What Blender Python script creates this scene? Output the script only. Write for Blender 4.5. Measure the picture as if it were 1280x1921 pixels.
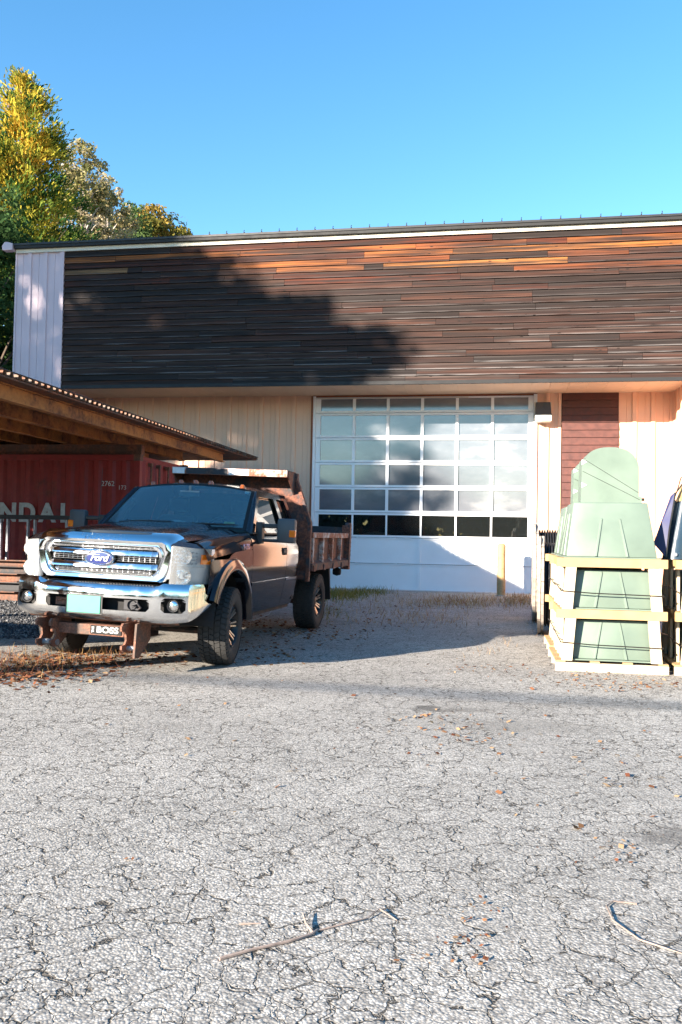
import bpy, bmesh, math, random
import numpy as np
from mathutils import Vector, Matrix

random.seed(7)
rng = np.random.default_rng(7)
for _o in list(bpy.data.objects):
    bpy.data.objects.remove(_o, do_unlink=True)
scene = bpy.context.scene
col = scene.collection

# ------------------------------------------------------------------ camera
F_PX, HC, ROLL, CAM_H = 1600.0, 1005.0, 0.018, 1.33
th = math.atan((HC - 960.5) / F_PX)
rr = math.atan(ROLL)
R0 = Vector((1, 0, 0)); U0 = Vector((0, -math.sin(th), math.cos(th)))
FW = Vector((0, math.cos(th), math.sin(th)))
RT = R0 * math.cos(rr) + U0 * math.sin(rr)
UP = U0 * math.cos(rr) - R0 * math.sin(rr)
cam = bpy.data.cameras.new('camera')
cam.sensor_fit = 'VERTICAL'; cam.sensor_height = 36.0; cam.sensor_width = 24.0
cam.lens = 36.0 * F_PX / 1921.0
cam.clip_start = 0.05; cam.clip_end = 2000
camo = bpy.data.objects.new('camera', cam); col.objects.link(camo)
camo.matrix_world = Matrix(((RT.x, UP.x, -FW.x, 0), (RT.y, UP.y, -FW.y, 0), (RT.z, UP.z, -FW.z, CAM_H), (0, 0, 0, 1)))
scene.camera = camo

# building frame: u along the facade (to the right), v away from the camera
PSI = math.radians(10)
BP = Vector((2.208, 21.12, 0))
DU = Vector((math.cos(PSI), -math.sin(PSI), 0)); DV = Vector((math.sin(PSI), math.cos(PSI), 0))
def B(u, v, z=0.0): return BP + DU * u + DV * v + Vector((0, 0, z))

# ------------------------------------------------------------------ sky, sun, exposure
L = DU * 0.81 + DV * 1.0 + Vector((0, 0, -0.385))
L.normalize()
w = bpy.data.worlds.new('World'); scene.world = w; w.use_nodes = True
nt = w.node_tree; nt.nodes.clear()
sky = nt.nodes.new('ShaderNodeTexSky'); sky.sky_type = 'NISHITA'; sky.sun_disc = False
sky.sun_elevation = math.asin(-L.z); sky.sun_rotation = math.atan2(-L.x, -L.y)
sky.altitude = 300; sky.air_density = 1.0; sky.dust_density = 0.0; sky.ozone_density = 1.2
bg = nt.nodes.new('ShaderNodeBackground'); bg.inputs['Strength'].default_value = 0.088
out = nt.nodes.new('ShaderNodeOutputWorld')
hs = nt.nodes.new('ShaderNodeHueSaturation'); hs.inputs['Hue'].default_value = .497; hs.inputs['Saturation'].default_value = 1.33
nt.links.new(sky.outputs[0], hs.inputs['Color']); nt.links.new(hs.outputs[0], bg.inputs[0]); nt.links.new(bg.outputs[0], out.inputs[0])
sun = bpy.data.lights.new('sun', 'SUN'); sun.energy = 5.0; sun.angle = math.radians(0.53); sun.color = (1.0, 0.88, 0.73)
suno = bpy.data.objects.new('sun', sun); col.objects.link(suno)
suno.rotation_euler = L.to_track_quat('-Z', 'Y').to_euler(); suno.location = (-20, -20, 20)
vs = scene.view_settings
vs.view_transform = 'Standard'; vs.look = 'None'; vs.gamma = 1.0; vs.use_curve_mapping = False
vs.exposure = 2.1

# ------------------------------------------------------------------ material helpers
class N:
    def __init__(s, name):
        s.m = bpy.data.materials.new(name); s.m.use_nodes = True
        s.t = s.m.node_tree; s.b = s.t.nodes['Principled BSDF']; s.o = s.t.nodes['Material Output']
    def n(s, typ, **kw):
        nd = s.t.nodes.new('ShaderNode' + typ)
        for k, v in kw.items():
            if k in nd.bl_rna.properties: setattr(nd, k, v)
            else: nd.inputs[k].default_value = v
        return nd
    def l(s, a, b): s.t.links.new(a, b)
    def set(s, **kw):
        for k, v in kw.items():
            s.b.inputs[k.replace('_', ' ')].default_value = v
        return s
    def obj(s, scale=(1, 1, 1), rand=False, space='Object'):
        if space == 'World':
            src = s.n('NewGeometry').outputs['Position']
        else:
            src = s.n('TexCoord').outputs['Object']
        mp = s.n('Mapping'); mp.inputs['Scale'].default_value = scale
        s.l(src, mp.inputs['Vector'])
        if rand:
            oi = s.n('ObjectInfo'); m = s.n('Math', operation='MULTIPLY'); m.inputs[1].default_value = 91.7
            s.l(oi.outputs['Random'], m.inputs[0]); c = s.n('CombineXYZ')
            for i in range(3): s.l(m.outputs[0], c.inputs[i])
            s.l(c.outputs[0], mp.inputs['Location'])
        return mp.outputs[0]
    def noise(s, vec, scale, detail=3, rough=.55, out='Fac'):
        nd = s.n('TexNoise'); nd.inputs['Scale'].default_value = scale; nd.inputs['Detail'].default_value = detail
        nd.inputs['Roughness'].default_value = rough
        if vec is not None: s.l(vec, nd.inputs['Vector'])
        return nd.outputs[out]
    def ramp(s, fac, stops, interp='LINEAR'):
        r = s.n('ValToRGB'); r.color_ramp.interpolation = interp
        e = r.color_ramp.elements
        while len(e) < len(stops): e.new(0.5)
        for i, (p, c) in enumerate(stops):
            e[i].position = p
            e[i].color = (c, c, c, 1) if isinstance(c, (int, float)) else (*c, 1)
        s.l(fac, r.inputs[0]); return r.outputs[0]
    def mix(s, fac, a, b, mode='MIX'):
        m = s.n('Mix', data_type='RGBA', blend_type=mode)
        for ix, v in ((0, fac), (6, a), (7, b)):
            sock = m.inputs[ix]
            if hasattr(v, 'is_linked'): s.l(v, sock)
            elif isinstance(v, (int, float)): sock.default_value = v if ix == 0 else (v, v, v, 1)
            else: sock.default_value = (*v, 1)
        return m.outputs[2]
    def math(s, op, a, b=None):
        m = s.n('Math', operation=op)
        for i, v in enumerate((a, b)):
            if v is None: continue
            if hasattr(v, 'is_linked'): s.l(v, m.inputs[i])
            else: m.inputs[i].default_value = v
        return m.outputs[0]
    def bump(s, h, strength=.3, dist=.01):
        b = s.n('Bump'); b.inputs['Strength'].default_value = strength; b.inputs['Distance'].default_value = dist
        s.l(h, b.inputs['Height']); s.l(b.outputs[0], s.b.inputs['Normal'])
    def base(s, c): s.l(c, s.b.inputs['Base Color'])
    def rough(s, c): s.l(c, s.b.inputs['Roughness'])

MAT = {}
def plain(name, c, rough=.6, metal=0, var=.25, nscale=6, bump=0, spec=None, coat=0, **kw):
    k = N(name); k.set(Roughness=rough, Metallic=metal)
    v = k.obj(rand=True); f = k.noise(v, nscale, 4)
    lo = tuple(x * (1 - var) for x in c); hi = tuple(min(1, x * (1 + var)) for x in c)
    k.base(k.ramp(f, ((.3, lo), (.7, hi))))
    if var: k.rough(k.ramp(f, ((.3, max(0, rough - .08)), (.7, min(1, rough + .1)))))
    if bump: k.bump(k.noise(v, nscale * 8, 3), bump, .004)
    if coat: k.b.inputs['Coat Weight'].default_value = coat; k.b.inputs['Coat Roughness'].default_value = .04
    if spec is not None: k.b.inputs['Specular IOR Level'].default_value = spec
    MAT[name] = k.m; return k.m

# -- siding boards: object colour times long grain, knots and silvered lower edge
def mat_board():
    k = N('weathered_board'); oi = k.n('ObjectInfo')
    v = k.obj((1, 1, 1), rand=True)
    mp = k.n('Mapping'); mp.inputs['Scale'].default_value = (.22, 9, 11); k.l(v, mp.inputs[0])
    g = k.noise(mp.outputs[0], 2.2, 5, .65)
    mp2 = k.n('Mapping'); mp2.inputs['Scale'].default_value = (.22, 4, 5); k.l(v, mp2.inputs[0])
    p = k.noise(mp2.outputs[0], 1.7, 4, .6)
    c = k.mix(k.ramp(g, ((.34, 0.0), (.68, 1.0))), (.13, .105, .10), (.78, .70, .65))
    c1 = k.mix(1.0, oi.outputs['Color'], c, 'MULTIPLY')
    c2 = k.mix(k.ramp(p, ((.38, .90), (.56, 0.0))), c1, (.016, .011, .010))     # charred dark remains of stain
    sep = k.n('SeparateXYZ'); tc = k.n('TexCoord'); k.l(tc.outputs['Object'], sep.inputs[0])
    edge = k.ramp(sep.outputs['Z'], ((.0, 1.0), (.04, 0.0)))
    al = k.n('Math', operation='MULTIPLY'); k.l(oi.outputs['Alpha'], al.inputs[0]); al.inputs[1].default_value = 1.0
    mp4 = k.n('Mapping'); mp4.inputs['Scale'].default_value = (.5, 4, 14); k.l(v, mp4.inputs[0])
    s = k.math('MULTIPLY', k.math('MULTIPLY', edge, k.ramp(k.noise(mp4.outputs[0], 2.1, 4, .6), ((.42, 0.0), (.58, 1.0)))), al.outputs[0])
    c3 = k.mix(s, c2, (.20, .18, .175))
    ge = k.ramp(sep.outputs['Z'], ((.085, 0.0), (.145, .85)))                          # grey, sun-bleached upper edge
    ge = k.math('MULTIPLY', k.math('MULTIPLY', ge, k.ramp(k.noise(mp4.outputs[0], 1.3, 4), ((.38, .2), (.6, 1.0)))), al.outputs[0])
    c3 = k.mix(ge, c3, (.095, .080, .075))
    vo = k.n('TexVoronoi'); vo.inputs['Scale'].default_value = 1.0
    mp3 = k.n('Mapping'); mp3.inputs['Scale'].default_value = (2.4, 1, 7.5); k.l(v, mp3.inputs[0]); k.l(mp3.outputs[0], vo.inputs['Vector'])
    c4 = k.mix(k.ramp(vo.outputs['Distance'], ((.075, .95), (.11, 0.0))), c3, (.012, .007, .005))
    k.base(c4); k.set(Roughness=.75); k.b.inputs['Specular IOR Level'].default_value = .25
    k.bump(g, .55, .006); MAT['board'] = k.m
mat_board()

def mat_asphalt():
    k = N('cracked_asphalt'); P = k.obj(space='World')
    wob = k.noise(P, 2.6, 4, .6, 'Color'); wob2 = k.noise(P, 14, 3, .6, 'Color')
    a = k.n('VectorMath', operation='MULTIPLY_ADD'); k.l(wob, a.inputs[0]); a.inputs[1].default_value = (.30, .30, 0); k.l(P, a.inputs[2])
    b = k.n('VectorMath', operation='MULTIPLY_ADD'); k.l(wob2, b.inputs[0]); b.inputs[1].default_value = (.10, .10, 0); k.l(a.outputs[0], b.inputs[2])
    def cr(scale, wd, gate_scale, g0, g1):
        vo = k.n('TexVoronoi', feature='DISTANCE_TO_EDGE'); vo.voronoi_dimensions = '2D'; vo.inputs['Scale'].default_value = scale
        k.l(b.outputs[0], vo.inputs['Vector'])
        gate = k.ramp(k.noise(P, gate_scale, 2), ((g0, 0.0), (g1, 1.0)))
        wdn = k.math('MULTIPLY', k.ramp(k.noise(P, 9, 2), ((.3, .25), (.75, 1.0))), wd)
        q = k.math('DIVIDE', vo.outputs['Distance'], wdn)
        line = k.math('SUBTRACT', 1.0, k.math('MINIMUM', q, 1.0))
        return k.math('MULTIPLY', line, gate)
    crack = k.math('MAXIMUM', cr(5.0, .046, 1.2, .33, .47), cr(10.5, .075, 2.6, .42, .56))
    # stones in the worn surface
    st = k.n('TexVoronoi'); st.inputs['Scale'].default_value = 98; k.l(P, st.inputs['Vector'])
    st2 = k.n('TexVoronoi'); st2.inputs['Scale'].default_value = 47; k.l(P, st2.inputs['Vector'])
    sv = k.n('SeparateColor'); k.l(st.outputs['Color'], sv.inputs[0])
    sv2 = k.n('SeparateColor'); k.l(st2.outputs['Color'], sv2.inputs[0])
    stone = k.ramp(sv.outputs[0], ((0, (.10, .095, .088)), (.22, (.31, .292, .265)), (.7, (.49, .462, .42)), (1, (.72, .685, .63))))
    stone2 = k.ramp(sv2.outputs[0], ((0, (.24, .228, .21)), (.5, (.40, .378, .345)), (1, (.52, .49, .45))))
    c = k.mix(.45, stone, stone2)
    gap = k.ramp(st.outputs['Distance'], ((.36, 0.0), (.70, 1.0)))
    c = k.mix(k.math('MULTIPLY', gap, .55), c, (.085, .08, .078))
    big = k.noise(P, .55, 5, .6)
    c = k.mix(1.0, c, k.ramp(big, ((.3, .80), (.7, 1.14))), 'MULTIPLY')
    stain = k.ramp(k.noise(P, 1.1, 3, .55), ((.64, 0.0), (.74, .65)))
    c = k.mix(stain, c, (.19, .18, .165))
    c = k.mix(k.ramp(k.noise(P, .23, 4, .6), ((.45, 0.0), (.62, .30))), c, (.24, .225, .205))
    c = k.mix(k.ramp(crack, ((.10, 0.0), (.6, .88))), c, (.05, .043, .036))
    def spot(x, y, rx, ry, amt, colr, cin):
        mpp = k.n('Mapping'); mpp.inputs['Location'].default_value = (-x / rx, -y / ry, 0); mpp.inputs['Scale'].default_value = (1 / rx, 1 / ry, 0); k.l(b.outputs[0], mpp.inputs[0])
        ln = k.n('VectorMath', operation='LENGTH'); k.l(mpp.outputs[0], ln.inputs[0])
        f = k.math('ADD', ln.outputs['Value'], k.math('MULTIPLY', k.math('SUBTRACT', k.noise(P, 11, 4, .7), .5), 1.6))
        return k.mix(k.ramp(f, ((.45, amt), (1.05, 0.0))), cin, colr)
    for sp_ in ((.75, 6.75, .16, .13, .8, (.085, .08, .075)), (1.05, 6.7, .30, .10, .55, (.13, .12, .11)), (1.45, 6.15, .8, .28, .40, (.17, .16, .145)), (1.62, 3.93, .34, .17, .65, (.10, .092, .085)), (2.35, 7.0, .9, .25, .35, (.18, .165, .145))):
        c = spot(sp_[0] + .15, sp_[1] + .15, *sp_[2:], c)
    k.base(c); k.set(Roughness=.9); k.b.inputs['Specular IOR Level'].default_value = .25
    h = k.math('MULTIPLY', st.outputs['Distance'], -.55)
    h = k.math('ADD', h, k.math('MULTIPLY', crack, -3.2))
    h = k.math('ADD', h, k.math('MULTIPLY', st2.outputs['Distance'], -.12))
    h = k.math('ADD', h, k.math('MULTIPLY', k.noise(P, 5, 3), .6))
    k.bump(h, .42, .010); MAT['asphalt'] = k.m
mat_asphalt()

def mat_rust(name, base, rust, amt=.5, scale=3.0, metal=.0, rough=.75, spec=None):
    k = N(name); v = k.obj(rand=True)
    f = k.noise(v, scale, 6, .68); f2 = k.noise(v, scale * 7, 4, .6)
    m = k.ramp(f, ((amt - .08, 1.0), (amt + .08, 0.0)))
    r2 = k.mix(k.ramp(f2, ((.35, 0.0), (.65, 1.0))), tuple(x * .45 for x in rust), tuple(min(1, x * 1.35) for x in rust))
    b2 = k.mix(k.ramp(f2, ((.3, 0.0), (.7, 1.0))), tuple(x * .8 for x in base), tuple(min(1, x * 1.1) for x in base))
    k.base(k.mix(m, b2, r2)); k.set(Roughness=rough, Metallic=metal)
    k.bump(f2, .25, .004); MAT[name] = k.m
mat_rust('rust_beam', (.42, .17, .045), (.20, .075, .03), .47, 2.5)
mat_rust('rust_roof', (.21, .15, .115), (.20, .075, .035), .52, 4)
mat_rust('rust_bed', (.035, .035, .04), (.17, .055, .03), .52, 4.5)
mat_rust('rust_shield', (.50, .48, .46), (.26, .09, .05), .56, 6)
mat_rust('rust_plow', (.10, .065, .05), (.21, .085, .05), .55, 8)
mat_rust('container_red', (.26, .016, .014), (.12, .03, .02), .36, 1.4, rough=.55)
mat_rust('rusty_steel', (.10, .055, .04), (.20, .07, .035), .5, 3)
mat_rust('dark_steel', (.035, .035, .04), (.09, .045, .03), .40, 4)
mat_rust('bollard_yellow', (.44, .28, .13), (.16, .07, .03), .36, 7)
mat_rust('galvanised', (.33, .35, .38), (.16, .09, .06), .30, 6, .6, .45)
mat_rust('frame_black', (.018, .017, .016), (.09, .045, .03), .46, 6)

plain('beige_siding', (.74, .45, .31), .5, var=.05, nscale=1.5)
plain('pale_siding', (.58, .445, .49), .5, var=.05, nscale=1.5)
plain('soffit_beige', (.62, .47, .34), .6, var=.06, nscale=2)
plain('brown_clapboard', (.085, .028, .022), .6, var=.3, nscale=7, bump=.15)
plain('trim_pale', (.62, .56, .47), .5, var=.06)
plain('trim_dark', (.012, .012, .013), .7, var=.2)
plain('roof_metal', (.018, .018, .02), .55, .0, var=.15)
plain('door_white', (.80, .80, .82), .42, var=.03, nscale=2)
plain('door_seal', (.22, .075, .035), .8)
plain('concrete', (.36, .35, .33), .9, var=.15, bump=.3)
plain('wall_dark', (.05, .05, .05), .9)
plain('lumber', (.40, .255, .12), .75, var=.16, nscale=5, bump=.2)
plain('lumber_pale', (.52, .42, .30), .75, var=.12, nscale=5, bump=.2)
plain('old_wood', (.33, .28, .24), .85, var=.4, nscale=14, bump=.4)
plain('green_paint', (.135, .180, .145), .42, var=.12, nscale=2.5)
plain('dark_green_paint', (.022, .04, .06), .25, var=.1)
plain('steel_band', (.06, .055, .05), .4, .8)
plain('hinge_white', (.75, .75, .74), .5)
plain('cable_black', (.018, .017, .018), .55, var=.3, nscale=10)
plain('tarp_blue', (.022, .026, .085), .6)
plain('lettering_white', (.50, .50, .49), .6, var=.2, nscale=16)
plain('chrome', (.80, .81, .83), .07, 1.0, var=.0)
plain('chrome_dull', (.62, .63, .66), .22, 1.0, var=.08, nscale=20)
plain('bumper_chrome', (.72, .73, .74), .11, 1.0, var=.05, nscale=9)
plain('machined_alloy', (.62, .56, .50), .3, 1.0, var=.1)
plain('black_plastic', (.022, .022, .024), .5, var=.15)
plain('grey_plastic', (.055, .057, .063), .48, var=.1)
plain('matt_black', (.008, .008, .009), .8, var=.1)
plain('tyre_rubber', (.028, .027, .026), .82, var=.3, nscale=12)
plain('rim_black', (.015, .015, .016), .25, .3, var=.1)
plain('seat_cloth', (.10, .10, .105), .9)
plain('dash_grey', (.24, .27, .27), .8)
plain('paper_white', (.75, .78, .75), .8)
plain('sticker_yellow', (.75, .62, .05), .6)
plain('emblem_blue', (.008, .02, .13), .2, coat=1, var=.05)
plain('plate_green', (.045, .25, .185), .5, var=.12, nscale=9)
plain('bark', (.10, .075, .055), .95, var=.4, nscale=14, bump=.5)
plain('pale_bark', (.36, .32, .28), .95, var=.4, nscale=14, bump=.5)
plain('twig_wood', (.26, .20, .17), .9, var=.3, nscale=30)
plain('lamp_silver', (.82, .83, .84), .35, .35, var=.05)
plain('fog_reflector', (.85, .85, .85), .12, 1, var=0)
plain('white_tank', (.7, .7, .68), .5)
plain('wood_pole', (.14, .10, .07), .9)

def mat_paint():
    k = N('black_car_paint'); v = k.obj(rand=False)
    g = k.n('NewGeometry'); sp = k.n('SeparateXYZ'); k.l(g.outputs['Normal'], sp.inputs[0])
    top = k.ramp(sp.outputs['Z'], ((.55, 0.0), (.95, 1.0)))
    d = k.math('MULTIPLY', top, k.ramp(k.noise(v, 38, 4, .7), ((.40, .04), (.70, .40))))
    d2 = k.math('MULTIPLY', d, k.ramp(k.noise(v, 2.2, 3), ((.35, .35), (.65, 1.0))))
    k.base(k.mix(d2, (.006, .006, .010), (.09, .08, .07)))
    k.rough(k.ramp(d2, ((0, .10), (.5, .7))))
    k.b.inputs['Coat Weight'].default_value = .45; k.b.inputs['Coat Roughness'].default_value = .05; k.b.inputs['Specular IOR Level'].default_value = .35
    MAT['paint'] = k.m
    # lower dirt
mat_paint()

def mat_glass(name, tint, trans=.6, rough=.0, film_or_sheen=None):
    """pane: mirror-like coat over a tinted see-through body"""
    k = N(name)
    tr = k.n('BsdfTransparent'); tr.inputs['Color'].default_value = (*tint, 1)
    gl = k.n('BsdfGlossy'); gl.inputs['Roughness'].default_value = rough; gl.inputs['Color'].default_value = (1, 1, 1, 1)
    fr = k.n('Fresnel'); fr.inputs['IOR'].default_value = 1.6
    mx = k.n('MixShader'); k.l(fr.outputs[0], mx.inputs[0]); k.l(tr.outputs[0], mx.inputs[1]); k.l(gl.outputs[0], mx.inputs[2])
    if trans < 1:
        df = k.n('BsdfDiffuse'); df.inputs['Color'].default_value = (*(film_or_sheen or (tint[0] * .5, tint[1] * .55, tint[2] * .55)), 1)
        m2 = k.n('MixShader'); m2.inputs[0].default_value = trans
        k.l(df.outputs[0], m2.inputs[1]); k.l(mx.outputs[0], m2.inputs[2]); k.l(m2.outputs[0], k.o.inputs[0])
    else: k.l(mx.outputs[0], k.o.inputs[0])
    MAT[name] = k.m
mat_glass('windscreen', (.70, .88, .86), .66, film_or_sheen=(.20, .36, .42))  # blue diffuse layer: the sky's reflection is put into the glass colour
mat_glass('side_glass', (.16, .19, .18), .96)
mat_glass('lamp_lens', (.93, .95, .95), .80, .02, film_or_sheen=(.68, .69, .70))
mat_glass('clear_pane', (.55, .58, .58), .97)
def mat_fog_pane():
    k = N('fogged_pane'); v = k.obj((1, 1, 1), rand=False, space='World')
    mp = k.n('Mapping'); mp.inputs['Scale'].default_value = (.55, .55, 1.1); k.l(v, mp.inputs[0])
    f = k.noise(mp.outputs[0], 1.6, 5, .55)
    k.base(k.ramp(f, ((.34, (.10, .108, .128)), (.55, (.14, .148, .170)), (.70, (.24, .245, .26)))))
    k.set(Roughness=.10); k.b.inputs['IOR'].default_value = 2.0
    MAT['fogged_pane'] = k.m
mat_fog_pane()
def mat_amber():
    for nm, c in (('amber', (.75, .16, .01)), ('amber_dark', (.42, .09, .02)), ('red_lens', (.45, .01, .01))):
        k = N(nm); k.set(Roughness=.12); k.b.inputs['Base Color'].default_value = (*c, 1); k.b.inputs['Coat Weight'].default_value = 1
        MAT[nm] = k.m
mat_amber()
def mat_leaf(name, stops, trans=.45):
    k = N(name); at = k.n('Attribute'); at.attribute_name = 'tint'
    c = k.ramp(at.outputs['Fac'], stops)
    df = k.n('BsdfDiffuse'); tl = k.n('BsdfTranslucent'); k.l(c, df.inputs[0]); k.l(c, tl.inputs[0])
    mx = k.n('MixShader'); mx.inputs[0].default_value = trans
    k.l(df.outputs[0], mx.inputs[1]); k.l(tl.outputs[0], mx.inputs[2]); k.l(mx.outputs[0], k.o.inputs[0])
    MAT[name] = k.m
mat_leaf('pine_needles', ((0, (.014, .040, .014)), (.30, (.035, .085, .022)), (.5, (.17, .21, .035)), (.7, (.46, .38, .05)), (1, (.60, .38, .06))), .3)
mat_leaf('poplar_leaves', ((0, (.14, .15, .05)), (.5, (.30, .26, .12)), (1, (.46, .38, .26))), .35)
mat_leaf('green_leaves', ((0, (.016, .038, .014)), (.6, (.045, .085, .03)), (1, (.09, .13, .045))), .3)
mat_leaf('autumn_leaves', ((0, (.06, .075, .02)), (.5, (.20, .17, .04)), (1, (.40, .22, .06))), .3)
mat_leaf('litter', ((0, (.07, .028, .018)), (.35, (.16, .06, .035)), (.7, (.28, .14, .07)), (1, (.40, .27, .16))), .15)
mat_leaf('dry_grass', ((0, (.14, .05, .04)), (.4, (.24, .12, .055)), (.75, (.36, .25, .11)), (1, (.46, .38, .22))), .25)
mat_leaf('green_tuft', ((0, (.10, .09, .03)), (.5, (.20, .19, .05)), (1, (.38, .28, .09))), .25)
mat_leaf('pebble', ((0, (.035, .037, .042)), (.5, (.10, .105, .115)), (1, (.30, .30, .31))), .0)

# ------------------------------------------------------------------ mesh helpers
class MB:
    def __init__(s): s.v = []; s.f = []
    def add(s, vs, fs):
        o = len(s.v); s.v += [tuple(map(float, x)) for x in vs]; s.f += [tuple(i + o for i in f) for f in fs]; return s
    def box(s, x0, x1, y0, y1, z0, z1):
        return s.add([(x, y, z) for x in (x0, x1) for y in (y0, y1) for z in (z0, z1)],
                     [(0, 1, 3, 2), (4, 6, 7, 5), (0, 4, 5, 1), (2, 3, 7, 6), (0, 2, 6, 4), (1, 5, 7, 3)])
    def hexa(s, p):  # 8 points: bottom 4 (ccw), top 4
        return s.add(p, [(0, 3, 2, 1), (4, 5, 6, 7), (0, 1, 5, 4), (1, 2, 6, 5), (2, 3, 7, 6), (3, 0, 4, 7)])
    def prism(s, poly, a, b, axis='y'):
        n = len(poly)
        def P(q, t):
            return {'y': (q[0], t, q[1]), 'x': (t, q[0], q[1]), 'z': (q[0], q[1], t)}[axis]
        return s.add([P(q, a) for q in poly] + [P(q, b) for q in poly],
                     [tuple(range(n)), tuple(range(2 * n - 1, n - 1, -1))] + [(i, (i + 1) % n + 0, (i + 1) % n + n, i + n) for i in range(n)])
    def tube(s, path, r, n=8, cap=True):
        path = [Vector(p) for p in path]; rad = r if isinstance(r, (list, tuple)) else [r] * len(path)
        vs = []; prev = None
        for i, p in enumerate(path):
            d = (path[min(i + 1, len(path) - 1)] - path[max(i - 1, 0)]).normalized()
            a = Vector((0, 0, 1)) if abs(d.z) < .9 else Vector((1, 0, 0))
            if prev is not None: a = prev
            e1 = (a - d * a.dot(d)).normalized(); e2 = d.cross(e1); prev = e1
            for j in range(n):
                t = 2 * math.pi * j / n
                vs.append(p + (e1 * math.cos(t) + e2 * math.sin(t)) * rad[i])
        fs = [(i * n + j, i * n + (j + 1) % n, (i + 1) * n + (j + 1) % n, (i + 1) * n + j) for i in range(len(path) - 1) for j in range(n)]
        if cap: fs += [tuple(range(n - 1, -1, -1)), tuple((len(path) - 1) * n + j for j in range(n))]
        return s.add(vs, fs)
    def lathe(s, prof, axis='x', n=32, c=(0, 0, 0)):
        """prof: (radius, offset along axis)"""
        vs = []
        for (r, o) in prof:
            for j in range(n):
                t = 2 * math.pi * j / n; a, b = r * math.cos(t), r * math.sin(t)
                vs.append({'x': (c[0] + o, c[1] + a, c[2] + b), 'y': (c[0] + a, c[1] + o, c[2] + b), 'z': (c[0] + a, c[1] + b, c[2] + o)}[axis])
        m = len(prof)
        return s.add(vs, [(i * n + j, i * n + (j + 1) % n, (i + 1) * n + (j + 1) % n, (i + 1) * n + j) for i in range(m - 1) for j in range(n)])
    def grid(s, fn, us, vs_, skip=None):
        nu, nv = len(us), len(vs_)
        pts = [fn(u, v) for u in us for v in vs_]
        fs = [(i * nv + j, (i + 1) * nv + j, (i + 1) * nv + j + 1, i * nv + j + 1) for i in range(nu - 1) for j in range(nv - 1)]
        return s.add(pts, fs)
    def build(s, name, mat, parent=None, smooth=False, bevel=0, loc=None, solid=0, recalc=True):
        me = bpy.data.meshes.new(name); me.from_pydata(s.v, [], s.f); me.update()
        bm = bmesh.new(); bm.from_mesh(me)
        if recalc: bmesh.ops.recalc_face_normals(bm, faces=bm.faces)
        if bevel:
            bmesh.ops.bevel(bm, geom=[e for e in bm.edges if e.is_manifold and e.calc_face_angle(0) > .5], offset=bevel, segments=2, profile=.5, affect='EDGES', clamp_overlap=True)
        if solid: 
            bmesh.ops.solidify(bm, geom=list(bm.faces), thickness=solid)
        bm.to_mesh(me); bm.free()
        me.materials.append(MAT[mat] if isinstance(mat, str) else mat)
        if smooth:
            me.polygons.foreach_set('use_smooth', [True] * len(me.polygons))
            try: me.set_sharp_from_angle(angle=math.radians(38))
            except Exception: pass
        o = bpy.data.objects.new(name, me); col.objects.link(o)
        if parent is not None: o.parent = parent
        if loc is not None: o.location = loc
        return o
def tag(o, label=None, cat=None, group=None, kind=None):
    if label: o['label'] = label
    if cat: o['category'] = cat
    if group: o['group'] = group
    if kind: o['kind'] = kind
    return o
def empty(name, loc=(0, 0, 0), rz=0, label=None, cat=None, group=None):
    o = bpy.data.objects.new(name, None); col.objects.link(o); o.location = loc; o.rotation_euler = (0, 0, rz)
    o.empty_display_size = .2
    return tag(o, label, cat, group)
def share(o, loc, parent=None, rot=None):
    c = o.copy(); col.objects.link(c); c.location = loc
    if parent is not None: c.parent = parent
    if rot: c.rotation_euler = rot
    return c
def copy_tree(o, parent=None):
    c = o.copy(); col.objects.link(c); c.parent = parent
    for ch in o.children: copy_tree(ch, c)
    return c
def text_obj(name, s, size, mat, parent, mw, extrude=.001, shear=0, bold=0, spacing=1, sx=1):
    cu = bpy.data.curves.new(name, 'FONT'); cu.body = s; cu.size = size; cu.extrude = extrude; cu.shear = shear; cu.offset = bold
    cu.align_x = 'CENTER'; cu.align_y = 'CENTER'; cu.space_character = spacing
    t = bpy.data.objects.new(name, cu); col.objects.link(t)
    bpy.context.view_layer.update()
    me = bpy.data.meshes.new_from_object(t.evaluated_get(bpy.context.evaluated_depsgraph_get()))
    bpy.data.objects.remove(t, do_unlink=True)
    me.transform(Matrix.Diagonal((sx, 1, 1, 1))); me.transform(mw)
    me.materials.clear(); me.materials.append(MAT[mat])
    o = bpy.data.objects.new(name, me); col.objects.link(o)
    if parent is not None: o.parent = parent
    return o
def boolean(o, cutter):
    md = o.modifiers.new('cut', 'BOOLEAN'); md.operation = 'DIFFERENCE'; md.object = cutter; md.solver = 'EXACT'
    bpy.context.view_layer.update()
    me = bpy.data.meshes.new_from_object(o.evaluated_get(bpy.context.evaluated_depsgraph_get()))
    o.modifiers.clear(); o.data = me; bpy.data.objects.remove(cutter, do_unlink=True)
def lin(a, b, n): return [a + (b - a) * i / (n - 1) for i in range(n)]
def quads(name, C, A, Bv, tint, mat, parent=None, dia=False):
    """many small quads: centre C, half axes A and Bv, tint per quad"""
    n = len(C); V = np.empty((n, 4, 3), np.float32)
    V[:, 0] = C - A - Bv; V[:, 1] = C + A - Bv; V[:, 2] = C + A + Bv; V[:, 3] = C - A + Bv
    if dia:
        V[:, 0] = C - A; V[:, 1] = C + Bv - A * .15; V[:, 2] = C + A; V[:, 3] = C - Bv + A * .2
    return raw(name, V.reshape(-1, 3), np.arange(4 * n, dtype=np.int32).reshape(-1, 4), np.repeat(tint, 4), mat, parent)
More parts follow.
